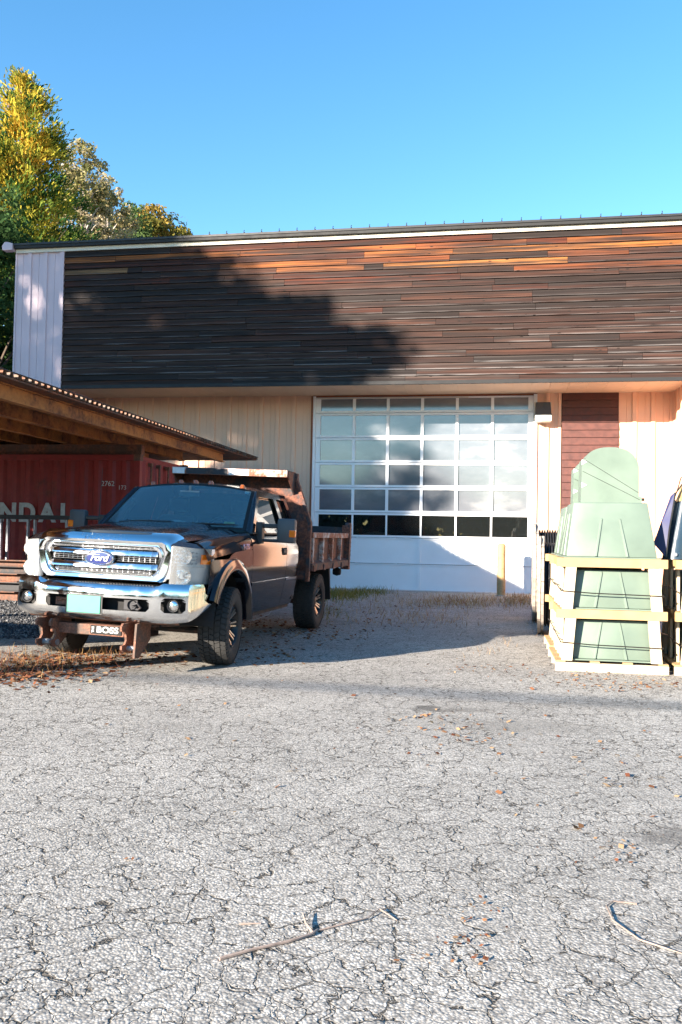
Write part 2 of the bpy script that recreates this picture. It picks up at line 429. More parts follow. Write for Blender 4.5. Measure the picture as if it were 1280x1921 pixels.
def raw(name, V, Fc, tint, mat, parent=None, smooth=False):
    me = bpy.data.meshes.new(name); nf, k = Fc.shape
    me.vertices.add(len(V)); me.vertices.foreach_set('co', V.astype(np.float32).ravel())
    me.loops.add(nf * k); me.loops.foreach_set('vertex_index', Fc.astype(np.int32).ravel())
    me.polygons.add(nf); me.polygons.foreach_set('loop_start', np.arange(0, nf * k, k, dtype=np.int32))
    me.update(calc_edges=True)
    if tint is not None:
        at = me.attributes.new('tint', 'FLOAT', 'POINT'); at.data.foreach_set('value', np.clip(tint, 0, 1).astype(np.float32))
    me.materials.append(MAT[mat]); o = bpy.data.objects.new(name, me); col.objects.link(o)
    if parent is not None: o.parent = parent
    return o

# ------------------------------------------------------------------ ground
def gz(x, y):
    """height of the yard: level, with a slight rise to the left of the truck"""
    t = np.clip((-1.15 - np.asarray(x, float)) / 5.0, 0, 1)
    return .17 * t * t * (3 - 2 * t) * 1.0 * np.clip((np.asarray(y, float) - 3) / 4, 0, 1)
def ground():
    xs = sorted(set([-300, -150, -80, -45, -30] + list(np.arange(-22, 22.1, .5)) + [30, 45, 80, 150, 300]))
    ys = sorted(set([-300, -120, -60, -35] + list(np.arange(-20, 40.1, .5)) + [50, 70, 110, 200, 400]))
    m = MB(); m.grid(lambda x, y: (x, y, float(gz(x, y))), xs, ys)
    o = m.build('ground', 'asphalt', smooth=True); tag(o, 'cracked pale grey asphalt yard', None, kind='structure')
ground()

# ------------------------------------------------------------------ warehouse
WH = empty('warehouse', BP, -PSI, 'long warehouse with dark weathered wood upper facade, beige metal siding and glazed overhead door', 'building')
VF = -1.7            # plane of the upper facade; the wall below is set back at v = 0
ZS, ZT = 4.88, 8.25  # soffit height, top of the boards
UL, UR = -9.03, 5.74
def shell():
    m = MB()
    m.box(-10.30, UL - .02, VF + .06, 22, 0, 8.28)           # left wing and everything behind
    m.build('left_wing', 'pale_siding', WH)
    m = MB(); m.box(UR + .03, 10.5, VF + .06, 22, 0, 8.28); m.build('right_wing', 'beige_siding', WH)
    m = MB(); m.box(UL - .01, UR + .02, VF + .07, VF + .25, ZS + .01, 8.28); m.build('upper_wall', 'wall_dark', WH)
    m = MB()                                                  # back wall of the recess, with the door opening
    m.box(UL - .01, -3.02, .05, .25, 0, ZS + .3); m.box(2.56, UR + .02, .05, .25, 0, ZS + .3); m.box(-3.02, 2.56, .05, .25, 4.86, ZS + .3)
    m.build('recess_wall', 'wall_dark', WH)
    m = MB(); m.box(UL, UR, .3, 14, -.02, .02); m.build('floor_slab', 'concrete', WH)
    m = MB(); m.box(UL, UR, 14, 14.2, 0, 8.2); m.build('rear_wall', 'wall_dark', WH)
    # roof: low slope with eave trim
    m = MB()
    m.hexa([(-10.62, VF - .16, 8.42), (10.7, VF - .16, 8.42), (10.7, 22.3, 9.6), (-10.62, 22.3, 9.6),
            (-10.62, VF - .16, 8.47), (10.7, VF - .16, 8.47), (10.7, 22.3, 9.68), (-10.62, 22.3, 9.68)])
    roof = m.build('roof', 'roof_metal', WH)
    us = np.arange(-10.4, 10.6, .43)
    seam = MB().tube([(0, 0, 0), (0, .012, .055), (.004, .03, .075)], [.008, .008, .012], 6)
    seam.box(-.012, .012, .02, 24.0, -.02, .035)
    so = None
    for u in us:
        if so is None: so = seam.build('roof_seam', 'trim_dark', roof, loc=(u, VF - .155, 8.465)); so.rotation_euler = (math.atan2(1.13, 24), 0, 0)
        else: share(so, (u, VF - .155, 8.465), roof)
    m = MB(); m.box(-10.45, 10.6, VF - .14, VF - .03, 8.35, 8.43); m.build('eave_trim', 'trim_dark', WH)
    m = MB(); m.box(-10.32, 10.6, VF - .06, VF - .005, 8.255, 8.345); m.build('fascia_strip', 'trim_pale', WH)
    m = MB(); m.prism([(-10.60, 8.30), (-10.34, 8.30), (-10.34, 8.46), (-10.47, 8.50), (-10.55, 8.50), (-10.62, 8.40)], VF - .20, VF - .01, 'y'); m.build('gutter_end', 'pale_siding', WH)
shell()

def siding(name, mat, u0, u1, v, z0, z1, parent, pitch=.44, flip=False):
    n = max(1, round((u1 - u0) / pitch)); wdt = (u1 - u0) / n
    # profile across one panel: flat, thin seam, flat, raised rib
    pr = [(0, 0), (.40 * wdt, 0), (.405 * wdt, .010), (.42 * wdt, .010), (.425 * wdt, 0), (.70 * wdt, 0), (.74 * wdt, -.036), (.96 * wdt, -.036), (wdt, 0)]
    m = MB(); k = len(pr)
    m.add([(a, b, 0) for a, b in pr] + [(a, b, z1 - z0) for a, b in pr], [(i, i + 1, i + 1 + k, i + k) for i in range(k - 1)])
    o = m.build(name, mat, parent, loc=(u0, v, z0))
    for i in range(1, n): share(o, (u0 + i * wdt, v, z0), parent)
for q in (siding,):
    q('siding_panel', 'beige_siding', UL, -3.02, .02, 0, ZS + .02, WH)
    q('siding_panel', 'beige_siding', 2.56, 3.14, .02, 0, ZS + .02, WH, .29)
    q('siding_panel', 'beige_siding', 4.47, UR, .02, 0, ZS + .02, WH)
    q('siding_panel', 'pale_siding', -10.32, UL, VF, 0, 8.26, WH)
    q('siding_panel', 'beige_siding', UR, 10.4, VF, 0, ZS - .02, WH)
m = MB(); m.box(-10.345, -10.30, VF - .02, VF + .1, 0, 8.26); m.box(UL - .03, UL + .01, VF - .055, VF + .1, 0, 8.25); m.build('corner_trim', 'pale_siding', WH)
m = MB(); m.box(UR - .005, UR + .028, VF + .0, .1, 0, ZS + .02); m.build('return_wall', 'beige_siding', WH)
for vv in np.arange(VF + .3, 0, .44):
    MB().prism([(vv, UR - .006), (vv + .2, UR - .006), (vv + .17, UR - .035), (vv + .03, UR - .035)], 0, 1, 'z')  # (profile kept simple)
    m = MB(); m.add([(UR - .006, vv, 0), (UR - .04, vv + .03, 0), (UR - .04, vv + .15, 0), (UR - .006, vv + .18, 0), (UR - .006, vv, ZS), (UR - .04, vv + .03, ZS), (UR - .04, vv + .15, ZS), (UR - .006, vv + .18, ZS)],
                   [(0, 1, 5, 4), (1, 2, 6, 5), (2, 3, 7, 6)]); m.build('wall_rib', 'beige_siding', WH)
# soffit panels
nS = 35; wS = (UR - UL) / nS
m = MB(); m.box(.003, wS - .003, VF + .03, .06, 0, .03); m.box(-.01, .01, VF + .03, .06, .012, .04)
so = m.build('soffit_panel', 'soffit_beige', WH, loc=(UL, 0, ZS))
for i in range(1, nS): share(so, (UL + i * wS, 0, ZS), WH)
m = MB(); m.box(UL, 10.4, VF - .035, VF + .03, ZS - .045, ZS + .035); m.build('drip_edge', 'trim_dark', WH)

# brown clapboards right of the door
bo = None
for i in range(27):
    z = i * .181
    if bo is None:
        m = MB(); m.hexa([(3.15, -.035, 0), (4.46, -.035, 0), (4.46, .05, 0), (3.15, .05, 0), (3.15, -.004, .195), (4.46, -.004, .195), (4.46, .05, .195), (3.15, .05, .195)])
        bo = m.build('clapboard', 'brown_clapboard', WH)
    else: share(bo, (0, 0, z), WH)

# the dark weathered siding: every board its own piece
clad = MB().box(UL, 10.4, VF + .03, VF + .065, ZS + .0, ZT).build('wood_cladding', 'wall_dark', WH)
NR = 23; PZ = (ZT - ZS) / NR
pal_dark = [(.032, .019, .016), (.046, .024, .018), (.060, .030, .021), (.036, .026, .024)]
pal_red = [(.13, .036, .018), (.17, .045, .020), (.095, .030, .018)]
pal_or = [(.42, .15, .040), (.34, .12, .035), (.24, .075, .025)]
pal_grey = [(.085, .040, .029), (.090, .052, .042), (.070, .034, .026), (.10, .045, .030)]
rb = random.Random(11)
fixed = {  # row from the top: (start, end, colour) of the boards that catch the eye
    2: [(.55, 10.4, (.50, .20, .05))], 1: [(-4.5, -.3, (.40, .13, .035)), (-.3, 2.2, (.30, .095, .03))],
    3: [(-5.0, -1.9, (.42, .15, .04)), (-9.03, -7.35, (.42, .25, .12))], 4: [(-1.05, 3.1, (.55, .24, .07)), (-3.6, -1.5, (.36, .14, .05))],
}
for r in range(NR):
    zt = ZT - r * PZ; z0 = zt - PZ
    top = r / (NR - 1)
    cuts = [UL]; 
    while cuts[-1] < 10.4: cuts.append(cuts[-1] + rb.uniform(1.1, 4.8))
    cuts[-1] = 10.4
    if r in fixed:
        for a, b, c in fixed[r]: cuts = [q for q in cuts if q <= a - .35 or q >= b + .35] + [a, b]
        cuts = sorted(set(cuts))
    for a, b in zip(cuts[:-1], cuts[1:]):
        if b - a < .2: continue
        x = rb.random()
        if top < .12: c = rb.choice(pal_red + pal_or + pal_dark[2:])
        elif top < .3: c = rb.choice(pal_red + pal_dark + pal_grey + pal_or[2:])
        elif top < .65: c = rb.choice(pal_grey + pal_dark + pal_red[2:])
        else: c = rb.choice(pal_grey + pal_dark[2:])
        if r in fixed:
            for fa, fb, fc in fixed[r]:
                if a >= fa - .01 and b <= fb + .01: c = fc
        warp = rb.uniform(0, .008); sag = rb.uniform(-.004, .004)
        m = MB(); ln = b - a - .006
        out0 = -.034 - warp; out1 = out0 + rb.uniform(-.003, .003)
        m.hexa([(0, out0, .002), (ln, out1, .002), (ln, .02, .002), (0, .02, .002), (0, -.006, PZ - .005), (ln, -.006, PZ - .005), (ln, .02, PZ - .005), (0, .02, PZ - .005)])
        o = m.build('siding_board', 'board', clad, loc=(a + .003, VF + .005, z0 + sag))
        wear = .25 + .75 * max(0, (top - .35) / .65) if rb.random() < .8 else .1
        o.color = (*c, wear)

# overhead door
DOOR = MB().box(-2.96, 2.50, .13, .16, 4.80, 4.84).build('overhead_door', 'door_white', WH)
m = MB()
m.box(-3.02, -2.935, -.03, .13, 0, 4.86); m.build('door_jamb', 'door_white', DOOR)
m = MB(); m.box(2.475, 2.56, -.03, .13, 0, 4.86); m.build('door_jamb', 'door_white', DOOR)
m = MB(); m.box(-3.05, -3.005, -.055, .02, 0, 4.86); m.box(-3.02, 2.56, -.02, .10, 4.83, 4.88); m.build('weather_strip', 'door_seal', DOOR)
zr = [0, .656, 1.302, 1.923, 2.558, 3.181, 3.805, 4.43, 4.85]
W0, W1 = -2.93, 2.47
mul = [W0 + .12 + i * ((W1 - W0 - .24) / 6) for i in range(7)]
for r in range(8):
    m = MB(); a, b = zr[r] + .006, zr[r + 1] - .006
    if r < 2:
        m.box(W0, W1, .02, .07, a, b)
        m.box(W0, W1, .0, .02, a, a + .03); m.box(W0, W1, .0, .02, b - .03, b); m.box(-.30, -.22, .0, .02, a + .03, b - .03)
        m.box(W0, W0 + .1, .0, .02, a + .03, b - .03); m.box(W1 - .1, W1, .0, .02, a + .03, b - .03)
    else:
        rail = .052; mw = .036 if r > 2 else .022
        m.box(W0, W1, .0, .07, a, a + rail); m.box(W0, W1, .0, .07, b - rail, b)
        m.box(W0, W0 + .12 + mw - .036, .0, .07, a + rail, b - rail); m.box(W1 - .12 - mw + .036, W1, .0, .07, a + rail, b - rail)
        for x in mul[1:-1]: m.box(x - mw, x + mw, .0, .07, a + rail, b - rail)
    m.build('door_section', 'door_white', DOOR)
    if r >= 2:
        for i in range(6):
            MB().box(mul[i] - .04, mul[i + 1] + .04, .034, .042, a + rail - .01, b - rail + .01).build('pane', 'clear_pane' if r == 2 else 'fogged_pane', DOOR)
m = MB(); m.box(-2.9, .9, -.015, .0, 4.795, 4.815); m.build('door_track', 'trim_pale', DOOR)
m = MB(); m.box(-3.1, 2.65, -.38, .10, .0, .012); o = m.build('threshold', 'concrete', WH)
# white tank seen through the lowest panes
T = empty('storage_tank', B(-1.55, 1.6, .02), -PSI, 'white round tank inside the building behind the lowest door panes', 'tank')
MB().lathe([(.0, 0), (.55, 0), (.57, .1), (.57, 1.2), (.52, 1.32), (.2, 1.42), (0, 1.44)], 'z', 24).build('tank_body', 'white_tank', T, smooth=True)
MB().lathe([(.585, 1.05), (.60, 1.06), (.60, 1.12), (.585, 1.13)], 'z', 24).build('band', 'galvanised', T, smooth=True)

# wall lamp right of the door
WL = empty('wall_lamp', B(2.69, -.02, 4.16), -PSI, 'boxy grey flood lamp mounted on the siding right of the overhead door', 'lamp')
MB().hexa([(-.19, -.30, .16), (.19, -.30, .16), (.19, .0, .10), (-.19, .0, .10), (-.17, -.22, .47), (.17, -.22, .47), (.17, .0, .47), (-.17, .0, .47)]).build('housing', 'grey_plastic', WL, bevel=.012)
MB().hexa([(-.19, -.31, .0), (.19, -.31, .0), (.17, -.0, .0), (-.17, -.0, .0), (-.192, -.305, .158), (.192, -.305, .158), (.192, -.0, .098), (-.192, .0, .098)]).build('lens', 'paper_white', WL, bevel=.01)
MB().box(-.2, .2, -.02, .0, -.02, .5).build('back_plate', 'trim_pale', WL)

# bollard
BO = empty('bollard', B(1.74, -.81, 0), 0, 'chipped yellow steel bollard in front of the overhead door', 'bollard')
MB().lathe([(.0, 1.22), (.04, 1.22), (.08, 1.20), (.098, 1.165), (.10, 1.16), (.10, -.05)], 'z', 24).build('post', 'bollard_yellow', BO, smooth=True)
MB().lathe([(.13, -.03), (.13, .012), (.101, .018)], 'z', 20).build('collar', 'concrete', BO)

# ------------------------------------------------------------------ open shed roof, container, steel
SH = empty('open_shed', B(-7.5, -9, 0), -PSI, 'open shed with rusty corrugated roof on rusty steel beams, left of the truck', 'shed')
def S(u, v): return u + 7.5, v + 9
ZB = 2.93
def ibeam(m, x0, x1, y0, y1, z0, z1):      # channel along y
    t = .014
    m.box(x0 + (x1 - x0) * .45, x0 + (x1 - x0) * .45 + t, y0, y1, z0 + t, z1 - t); m.box(x0, x1, y0, y1, z0, z0 + t); m.box(x0, x1, y0, y1, z1 - t, z1)
x0, y0 = S(-4.52, -17.0); x1, y1 = S(-4.40, -2.85)
m = MB(); ibeam(m, x0, x1, y0, y1, ZB, ZB + .20); m.build('beam', 'rust_beam', SH)
for du in (-.85, -1.75, -2.65, -3.6, -4.6, -5.6):
    m = MB(); ibeam(m, x0 + du, x1 + du, y0, y1 - (.25 if du > -1 else 0), ZB, ZB + .20); m.build('beam', 'rust_beam', SH)
m = MB(); xa, ya = S(-10.4, -6.55); xb, yb = S(-4.8, -6.4); m.box(xa, xb, ya, yb, ZB - .20, ZB - .003); m.build('cross_beam', 'rusty_steel', SH)
m = MB(); xa, ya = S(-10.4, -16.6); xb, yb = S(-4.36, -16.4); m.box(xa, xb, ya, yb, ZB - .2, ZB - .003); m.build('cross_beam', 'rusty_steel', SH)
for u_ in (-4.75, -10.2):
    for v_ in (-16.5,):
        xa, ya = S(u_, v_); MB().box(xa - .08, xa + .08, ya - .08, ya + .08, -.05, ZB - .2).build('post', 'rusty_steel', SH)
xa, ya = S(-10.0, -6.5); 
# corrugated deck: sheets run across, ribs show as teeth along the edge
ue, ul = S(-4.16, 0)[0], S(-10.6, 0)[0]
pv = .075; nper = 12
def sheet():
    vs_ = []; prof = []
    for i in range(nper):
        b = i * pv * 2
        prof += [(b, 0), (b + pv * .35, 0), (b + pv * .6, .045), (b + pv * 1.4, .045), (b + pv * 1.65, 0)]
    prof.append((nper * pv * 2, 0)); k = len(prof)
    m = MB()
    for dz in (0, .006): m.add([(x, y, z + dz) for x in (ul, ue) for y, z in prof], [(i, i + 1, k + i + 1, k + i) for i in range(k - 1)])
    m.add([(ue, y, z + d) for d in (0, .006) for y, z in prof], [(i, i + 1, k + i + 1, k + i) for i in range(k - 1)])
    return m
vst = -17.2; so = None; v = vst; i = 0
while v < -2.6:
    if so is None: so = sheet().build('roof_sheet', 'rust_roof', SH, loc=(0, v + 9, ZB + .225))
    else: share(so, (random.uniform(-.02, .02), v + 9, ZB + .225 + (i % 2) * .003), SH)
    v += nper * pv * 2; i += 1
vend = v
m = MB(); m.box(ul, ue - .03, vst + 9, vend + 9, ZB + .202, ZB + .222); m.build('purlin_layer', 'rusty_steel', SH)
m = MB(); m.box(ue - .02, ue + .012, vst + 9, vend + 9, ZB + .276, ZB + .286); m.build('edge_strip', 'dark_steel', SH)

# shipping container
CN = empty('shipping_container', B(-7.84, -5.43, .15), -PSI, 'faded red corrugated shipping container with white lettering under the shed roof', 'container')
cx, cy, ch = 3.06, 1.22, 2.59
def corr(n, pts, depth=.04):
    out_ = []
    for i in range(n):
        b = i / n; s_ = 1 / n
        out_ += [(b, 0), (b + .30 * s_, 0), (b + .5 * s_, depth), (b + .8 * s_, depth)]
    return out_ + [(1, 0)]
pf = corr(22, None)
for yv, sg in ((-cy + .03, 1), (cy - .03, -1)):
    m = MB(); k = len(pf)
    m.add([(-cx + .08 + a * (2 * cx - .16), yv + sg * b, z) for z in (.16, ch - .1) for a, b in pf], [(i, i + 1, k + i + 1, k + i) for i in range(k - 1)])
    m.build('side_panel', 'container_red', CN)
pf2 = corr(9, None)
for xv, sg in ((cx - .03, -1), (-cx + .03, 1)):
    m = MB(); k = len(pf2)
    m.add([(xv + sg * b, -cy + .08 + a * (2 * cy - .16), z) for z in (.16, ch - .1) for a, b in pf2], [(i, i + 1, k + i + 1, k + i) for i in range(k - 1)])
    m.build('end_panel', 'container_red', CN)
for sx in (-1, 1):
    for sy in (-1, 1):
        m = MB(); X, Y = sx * (cx - .05), sy * (cy - .05); m.box(X - .05, X + .05, Y - .05, Y + .05, .0, ch); m.build('corner_post', 'container_red', CN)
        for z in (0, ch - .12):
            m = MB(); m.box(X - .065, X + .065, Y - .065, Y + .065, z, z + .122); m.build('corner_casting', 'rusty_steel', CN)
m = MB(); m.box(-cx + .1, cx - .1, -cy, cy, ch - .11, ch - .01); m.build('roof_panel', 'container_red', CN)
for sy in (-1, 1): MB().box(-cx + .1, cx - .1, sy * (cy - .04) - .04, sy * (cy - .04) + .04, .02, .17).build('bottom_rail', 'container_red', CN)
for sx in (-1, 1): MB().box(sx * (cx - .04) - .04, sx * (cx - .04) + .04, -cy + .1, cy - .1, .02, .17).build('end_rail', 'container_red', CN)
for yy in (-.75, -.35, .1, .5, .9):      # locking bars on the end facing the truck
    m = MB(); m.tube([(cx + .025, yy, .12), (cx + .025, yy, ch - .15)], .02, 8)
    for z in (.5, 1.3, 2.0, 2.4): m.box(cx - .03, cx + .05, yy - .04, yy + .04, z, z + .06)
    m.build('lock_bar', 'rusty_steel', CN)
MT = Matrix.Translation
RX = Matrix.Rotation(math.pi / 2, 4, 'X')
for ch_, u in (('N', -7.37), ('D', -6.99), ('A', -6.58), ('I', -6.27), ('U', -7.78), ('Y', -8.16), ('H', -8.56)):
    text_obj('lettering', ch_, .46, 'lettering_white', CN, MT(Vector((u + 7.84, -cy + .026, 1.49))) @ RX, .001, bold=.022, sx=.98)
text_obj('container_number', '2762', .13, 'lettering_white', CN, MT(Vector((cx - .62, -cy + .026, 2.05))) @ RX)
text_obj('container_number', '173', .11, 'lettering_white', CN, MT(Vector((cx - .34, -cy + .026, 1.98))) @ RX)
for u_ in (-2.6, 0, 2.6):
    sl = MB().box(-.15, .15, -1.3, 1.3, -.17, .0).build('sleeper', 'old_wood', None); sl.location = B(-7.84 + u_, -5.43, .15); sl.rotation_euler = (0, 0, -PSI)
    tag(sl, {-2.6: 'timber sleeper under the far left end of the red container', 0: 'timber sleeper under the middle of the red container', 2.6: 'timber sleeper under the truck-side end of the red container'}[u_], 'sleeper', 'sleepers under the container')
# rack with a horizontal bar in front of the container
RK = empty('steel_rack', B(-6.95, -7.35, .12), -PSI, 'grey steel rack bar on thin posts in front of the red container', 'rack')
MB().box(-1.6, 1.25, -.05, .05, 1.40, 1.475).build('top_bar', 'dark_steel', RK)
for x in (-1.4, -.10, .03, .42, .55, 1.15): MB().box(x - .016, x + .016, -.03, .03, -.15, 1.405).build('post', 'galvanised', RK)
# lumber offcuts stacked on the steel
def beam_pile():
    k = 0
    for (z, v, h, mt) in ((0.02, -8.25, .17, 'rusty_steel'), (0.02, -7.95, .17, 'dark_steel'), (.19, -8.22, .15, 'dark_steel'), (.19, -7.96, .15, 'rusty_steel'), (.34, -8.2, .14, 'rusty_steel'), (.34, -7.97, .14, 'rusty_steel'), (.48, -8.15, .12, 'dark_steel'), (.60, -8.18, .10, 'rusty_steel')):
        m = MB(); t = .015; a, b = -2.3 + .1 * (k % 3), 1.75 + .07 * ((k * 5) % 4)
        m.box(a, b, -.11, .11, 0, t); m.box(a, b, -.11, .11, h - t, h); m.box(a, b, -.01, .01, t, h - t)
        o = m.build('steel_beam', mt); o.location = B(-7.9, v, .13 + z); o.rotation_euler = (0, 0, -PSI + .01 * ((k % 3) - 1))
        nm = ['bottom front', 'bottom rear', 'second row front', 'second row rear', 'third row front', 'third row rear', 'dark flat topped', 'topmost rusty'][k]
        tag(o, nm + ' steel beam in the pile before the red container', 'beam', 'steel beams piled by the container'); k += 1
    rb2 = random.Random(3)
    nm = 0
    for i, u in enumerate((-7.42, -7.30, -6.98)):
        for j in range(4):
            L_ = .16 if i < 2 else .11
            o = MB().box(0, L_, -.2, .2, 0, .082).build('wood_block', 'lumber'); 
            o.location = B(u + rb2.uniform(-.02, .02) + (.02 if i == 2 else 0), -8.17, .13 + .705 + j * .085); o.rotation_euler = (0, 0, -PSI + rb2.uniform(-.12, .12))
            tag(o, '%s wood block of the %s little stack on the steel beams' % (('lowest', 'second lowest', 'third', 'top')[j], ('left', 'middle', 'right')[i]), 'wood block', 'wood blocks on the steel pile')
beam_pile()
# unseen pile added under the shed to throw shade on the gravel
k = 0
for lay in range(6):
    for j in range(3):
        m = MB(); t = .02; m.box(-2.4, 2.4, -.13, .13, 0, t); m.box(-2.4, 2.4, -.13, .13, .26 - t, .26); m.box(-2.4, 2.4, -.012, .012, t, .26 - t)
        o = m.build('shade_beam', 'rusty_steel'); o.location = B(-8.6, -15.9 + j * .32, .14 + .02 + lay * .261); o.rotation_euler = (0, 0, -PSI)
        tag(o, 'rusty steel beam in the unseen pile added under the shed to shade the gravel, row %s from the ground, %s' % (('one', 'two', 'three', 'four', 'five', 'six')[lay], ('nearest', 'middle', 'farthest')[j]), 'beam', 'unseen added beams shading the gravel')

# ------------------------------------------------------------------ truck
YAW = 0.2166
TILT = math.radians(1.7)
TK = empty('pickup_truck', (-2.06, 8.92, .026), 0, 'black pickup truck with chrome grille and rusty dump bed parked beside the shed', 'truck')
TK.rotation_mode = 'XYZ'; TK.rotation_euler = (0, TILT, -YAW)
# local axes: +x the driver's side (right in the picture), +y to the rear, front axle at y = 0
_zs = [.40, .50, .62, .76, .95, 1.10, 1.20, 1.27, 1.315, 1.34]
_xs = [.885, .915, .945, .965, .985, .985, .975, .958, .935, .915]
def xs(z): return float(np.interp(z, _zs, _xs))
def zt(y): return float(np.interp(y, [-.75, -.5, 0, .6], [1.235, 1.275, 1.315, 1.345]))   # fender crest
WB, RW = 3.60, .395

def mirror2(fn):
    for sg in (1, -1): fn(sg)

# hood
def hood_z(x, y):
    a = abs(x); t = (y + .86) / 1.48
    base = 1.305 + .095 * min(1, t) ** .9
    roll = .022 * max(0, 1 - t / .12) ** 2
    dome = .030 * (1 / (1 + math.exp((a - .46) / .022)))
    gully = -.022 * math.exp(-((a - .56) / .06) ** 2)
    side = -.055 * max(0, (a - .60) / .2) ** 1.6
    if y < -.803: base -= .06
    return base - roll + dome * min(1, t * 3 + .3) + gully + side - .02 * (x / .8) ** 2
m = MB(); m.grid(lambda s, y: (s * (.74 + .05 * min(1, max(0, (y + .86) / .5))), y - .05 * (1 - s * s) * max(0, min(1, (-.5 - y) / .2)), hood_z(s * .79, y)), lin(-1, 1, 41), [-.806, -.80] + lin(-.79, .62, 30))
HOOD = m.build('hood', 'paint', TK, smooth=True)
for sx in (-.38, .38):
    m = MB()
    for i in range(3): m.box(sx - .012, sx + .012, .30 + .0 * i, .33, 1.425, 1.43)
    m.build('washer_nozzle', 'black_plastic', HOOD)
# cowl under the windscreen
m = MB(); m.grid(lambda x, t: (x, .56 + .16 * (x / .9) ** 2 + t * .14, 1.365 + .0 * t - .03 * (x / .9) ** 2), lin(-.9, .9, 15), [0, 1]); m.build('cowl', 'black_plastic', TK)

Y0A, RYA, RZA, ZC = -.03, .535, .56, .395
def fender(sg):
    m = MB()
    # top, rolled into the side
    def top(y, t):
        c = zt(y)
        pr = [(.775, c - .045), (.80, c - .018), (.84, c - .002), (.885, c - .006), (.925, c - .03), (.95, c - .07), (.965, c - .12), (xs(c - .17), c - .17)]
        x, z = pr[t]
        k = max(0, (-.35 - y) / .4)
        return (sg * (x - .02 * k * k), y, z)
    m.grid(top, lin(-.72, .575, 22), list(range(8)))
    # side around the arch
    def side(phi, t):
        c, s = -math.cos(phi), math.sin(phi)
        yi, zi = Y0A + RYA * c, ZC + RZA * s
        # outer boundary: box y in [-.66,.575], top crest - .17
        r = 0
        best = 9
        if c > 1e-6: best = min(best, (.575 - Y0A) / c)
        if c < -1e-6: best = min(best, (-.66 - Y0A) / c)
        if s > 1e-6:
            for _ in range(3):
                yy = Y0A + min(best, 3) * c
                best2 = (zt(max(-.72, min(.575, yy))) - .17 - ZC) / s
                best = min(best, best2) if best2 > 0 else best
        yo, zo = Y0A + best * c, ZC + best * s
        if t == 0: y, z = yi, zi
        else: y, z = yi + (yo - yi) * t, zi + (zo - zi) * t
        return (sg * (xs(z) - (.02 * max(0, (-.35 - y) / .4) ** 2)), y, z)
    m.grid(side, [math.radians(a) for a in lin(30, 174, 45)], [0, .3, .65, 1])
    f = m.build('fender', 'paint', TK, smooth=True)
    # flare
    m = MB()
    pr = [(-.012, .90), (-.012, .995), (.012, 1.022), (.06, 1.025), (.115, 1.008), (.135, .968)]
    def fl(phi, i):
        d, x = pr[i]; c, s = -math.cos(phi), math.sin(phi)
        w_ = 1 - .55 * max(0, (math.degrees(phi) - 150) / 30) 
        if d > 0: d *= (.40 + .60 * max(0, s)) if c > 0 else 1
        return (sg * x, Y0A + (RYA + d) * c, ZC + (RZA + d) * s)
    m.grid(fl, [math.radians(a) for a in lin(26, 178, 44)], list(range(len(pr))))
    m.build('flare', 'paint', f, smooth=True)
    m = MB(); m.grid(lambda phi, t: (sg * (.99 - .55 * t), Y0A - (RYA + .005) * math.cos(phi), ZC + (RZA + .005) * math.sin(phi)), [math.radians(a) for a in lin(5, 178, 30)], [0, 1])
    m.grid(lambda phi, t: (sg * .45, Y0A - (RYA + .005) * math.cos(phi) * t, ZC + (RZA + .005) * math.sin(phi) * t), [math.radians(a) for a in lin(0, 180, 30)], [0, 1])
    m.build('wheel_well', 'matt_black', f)
    # badge
    if sg > 0:
        text_obj('badge', 'F-350', .085, 'chrome', f, MT(Vector((xs(1.19) + .004, .36, 1.195))) @ Matrix.Rotation(math.pi / 2, 4, 'Z') @ Matrix.Rotation(math.pi / 2, 4, 'X') @ Matrix.Rotation(-.10, 4, 'X'), .003, shear=.15, bold=.002)
mirror2(fender)

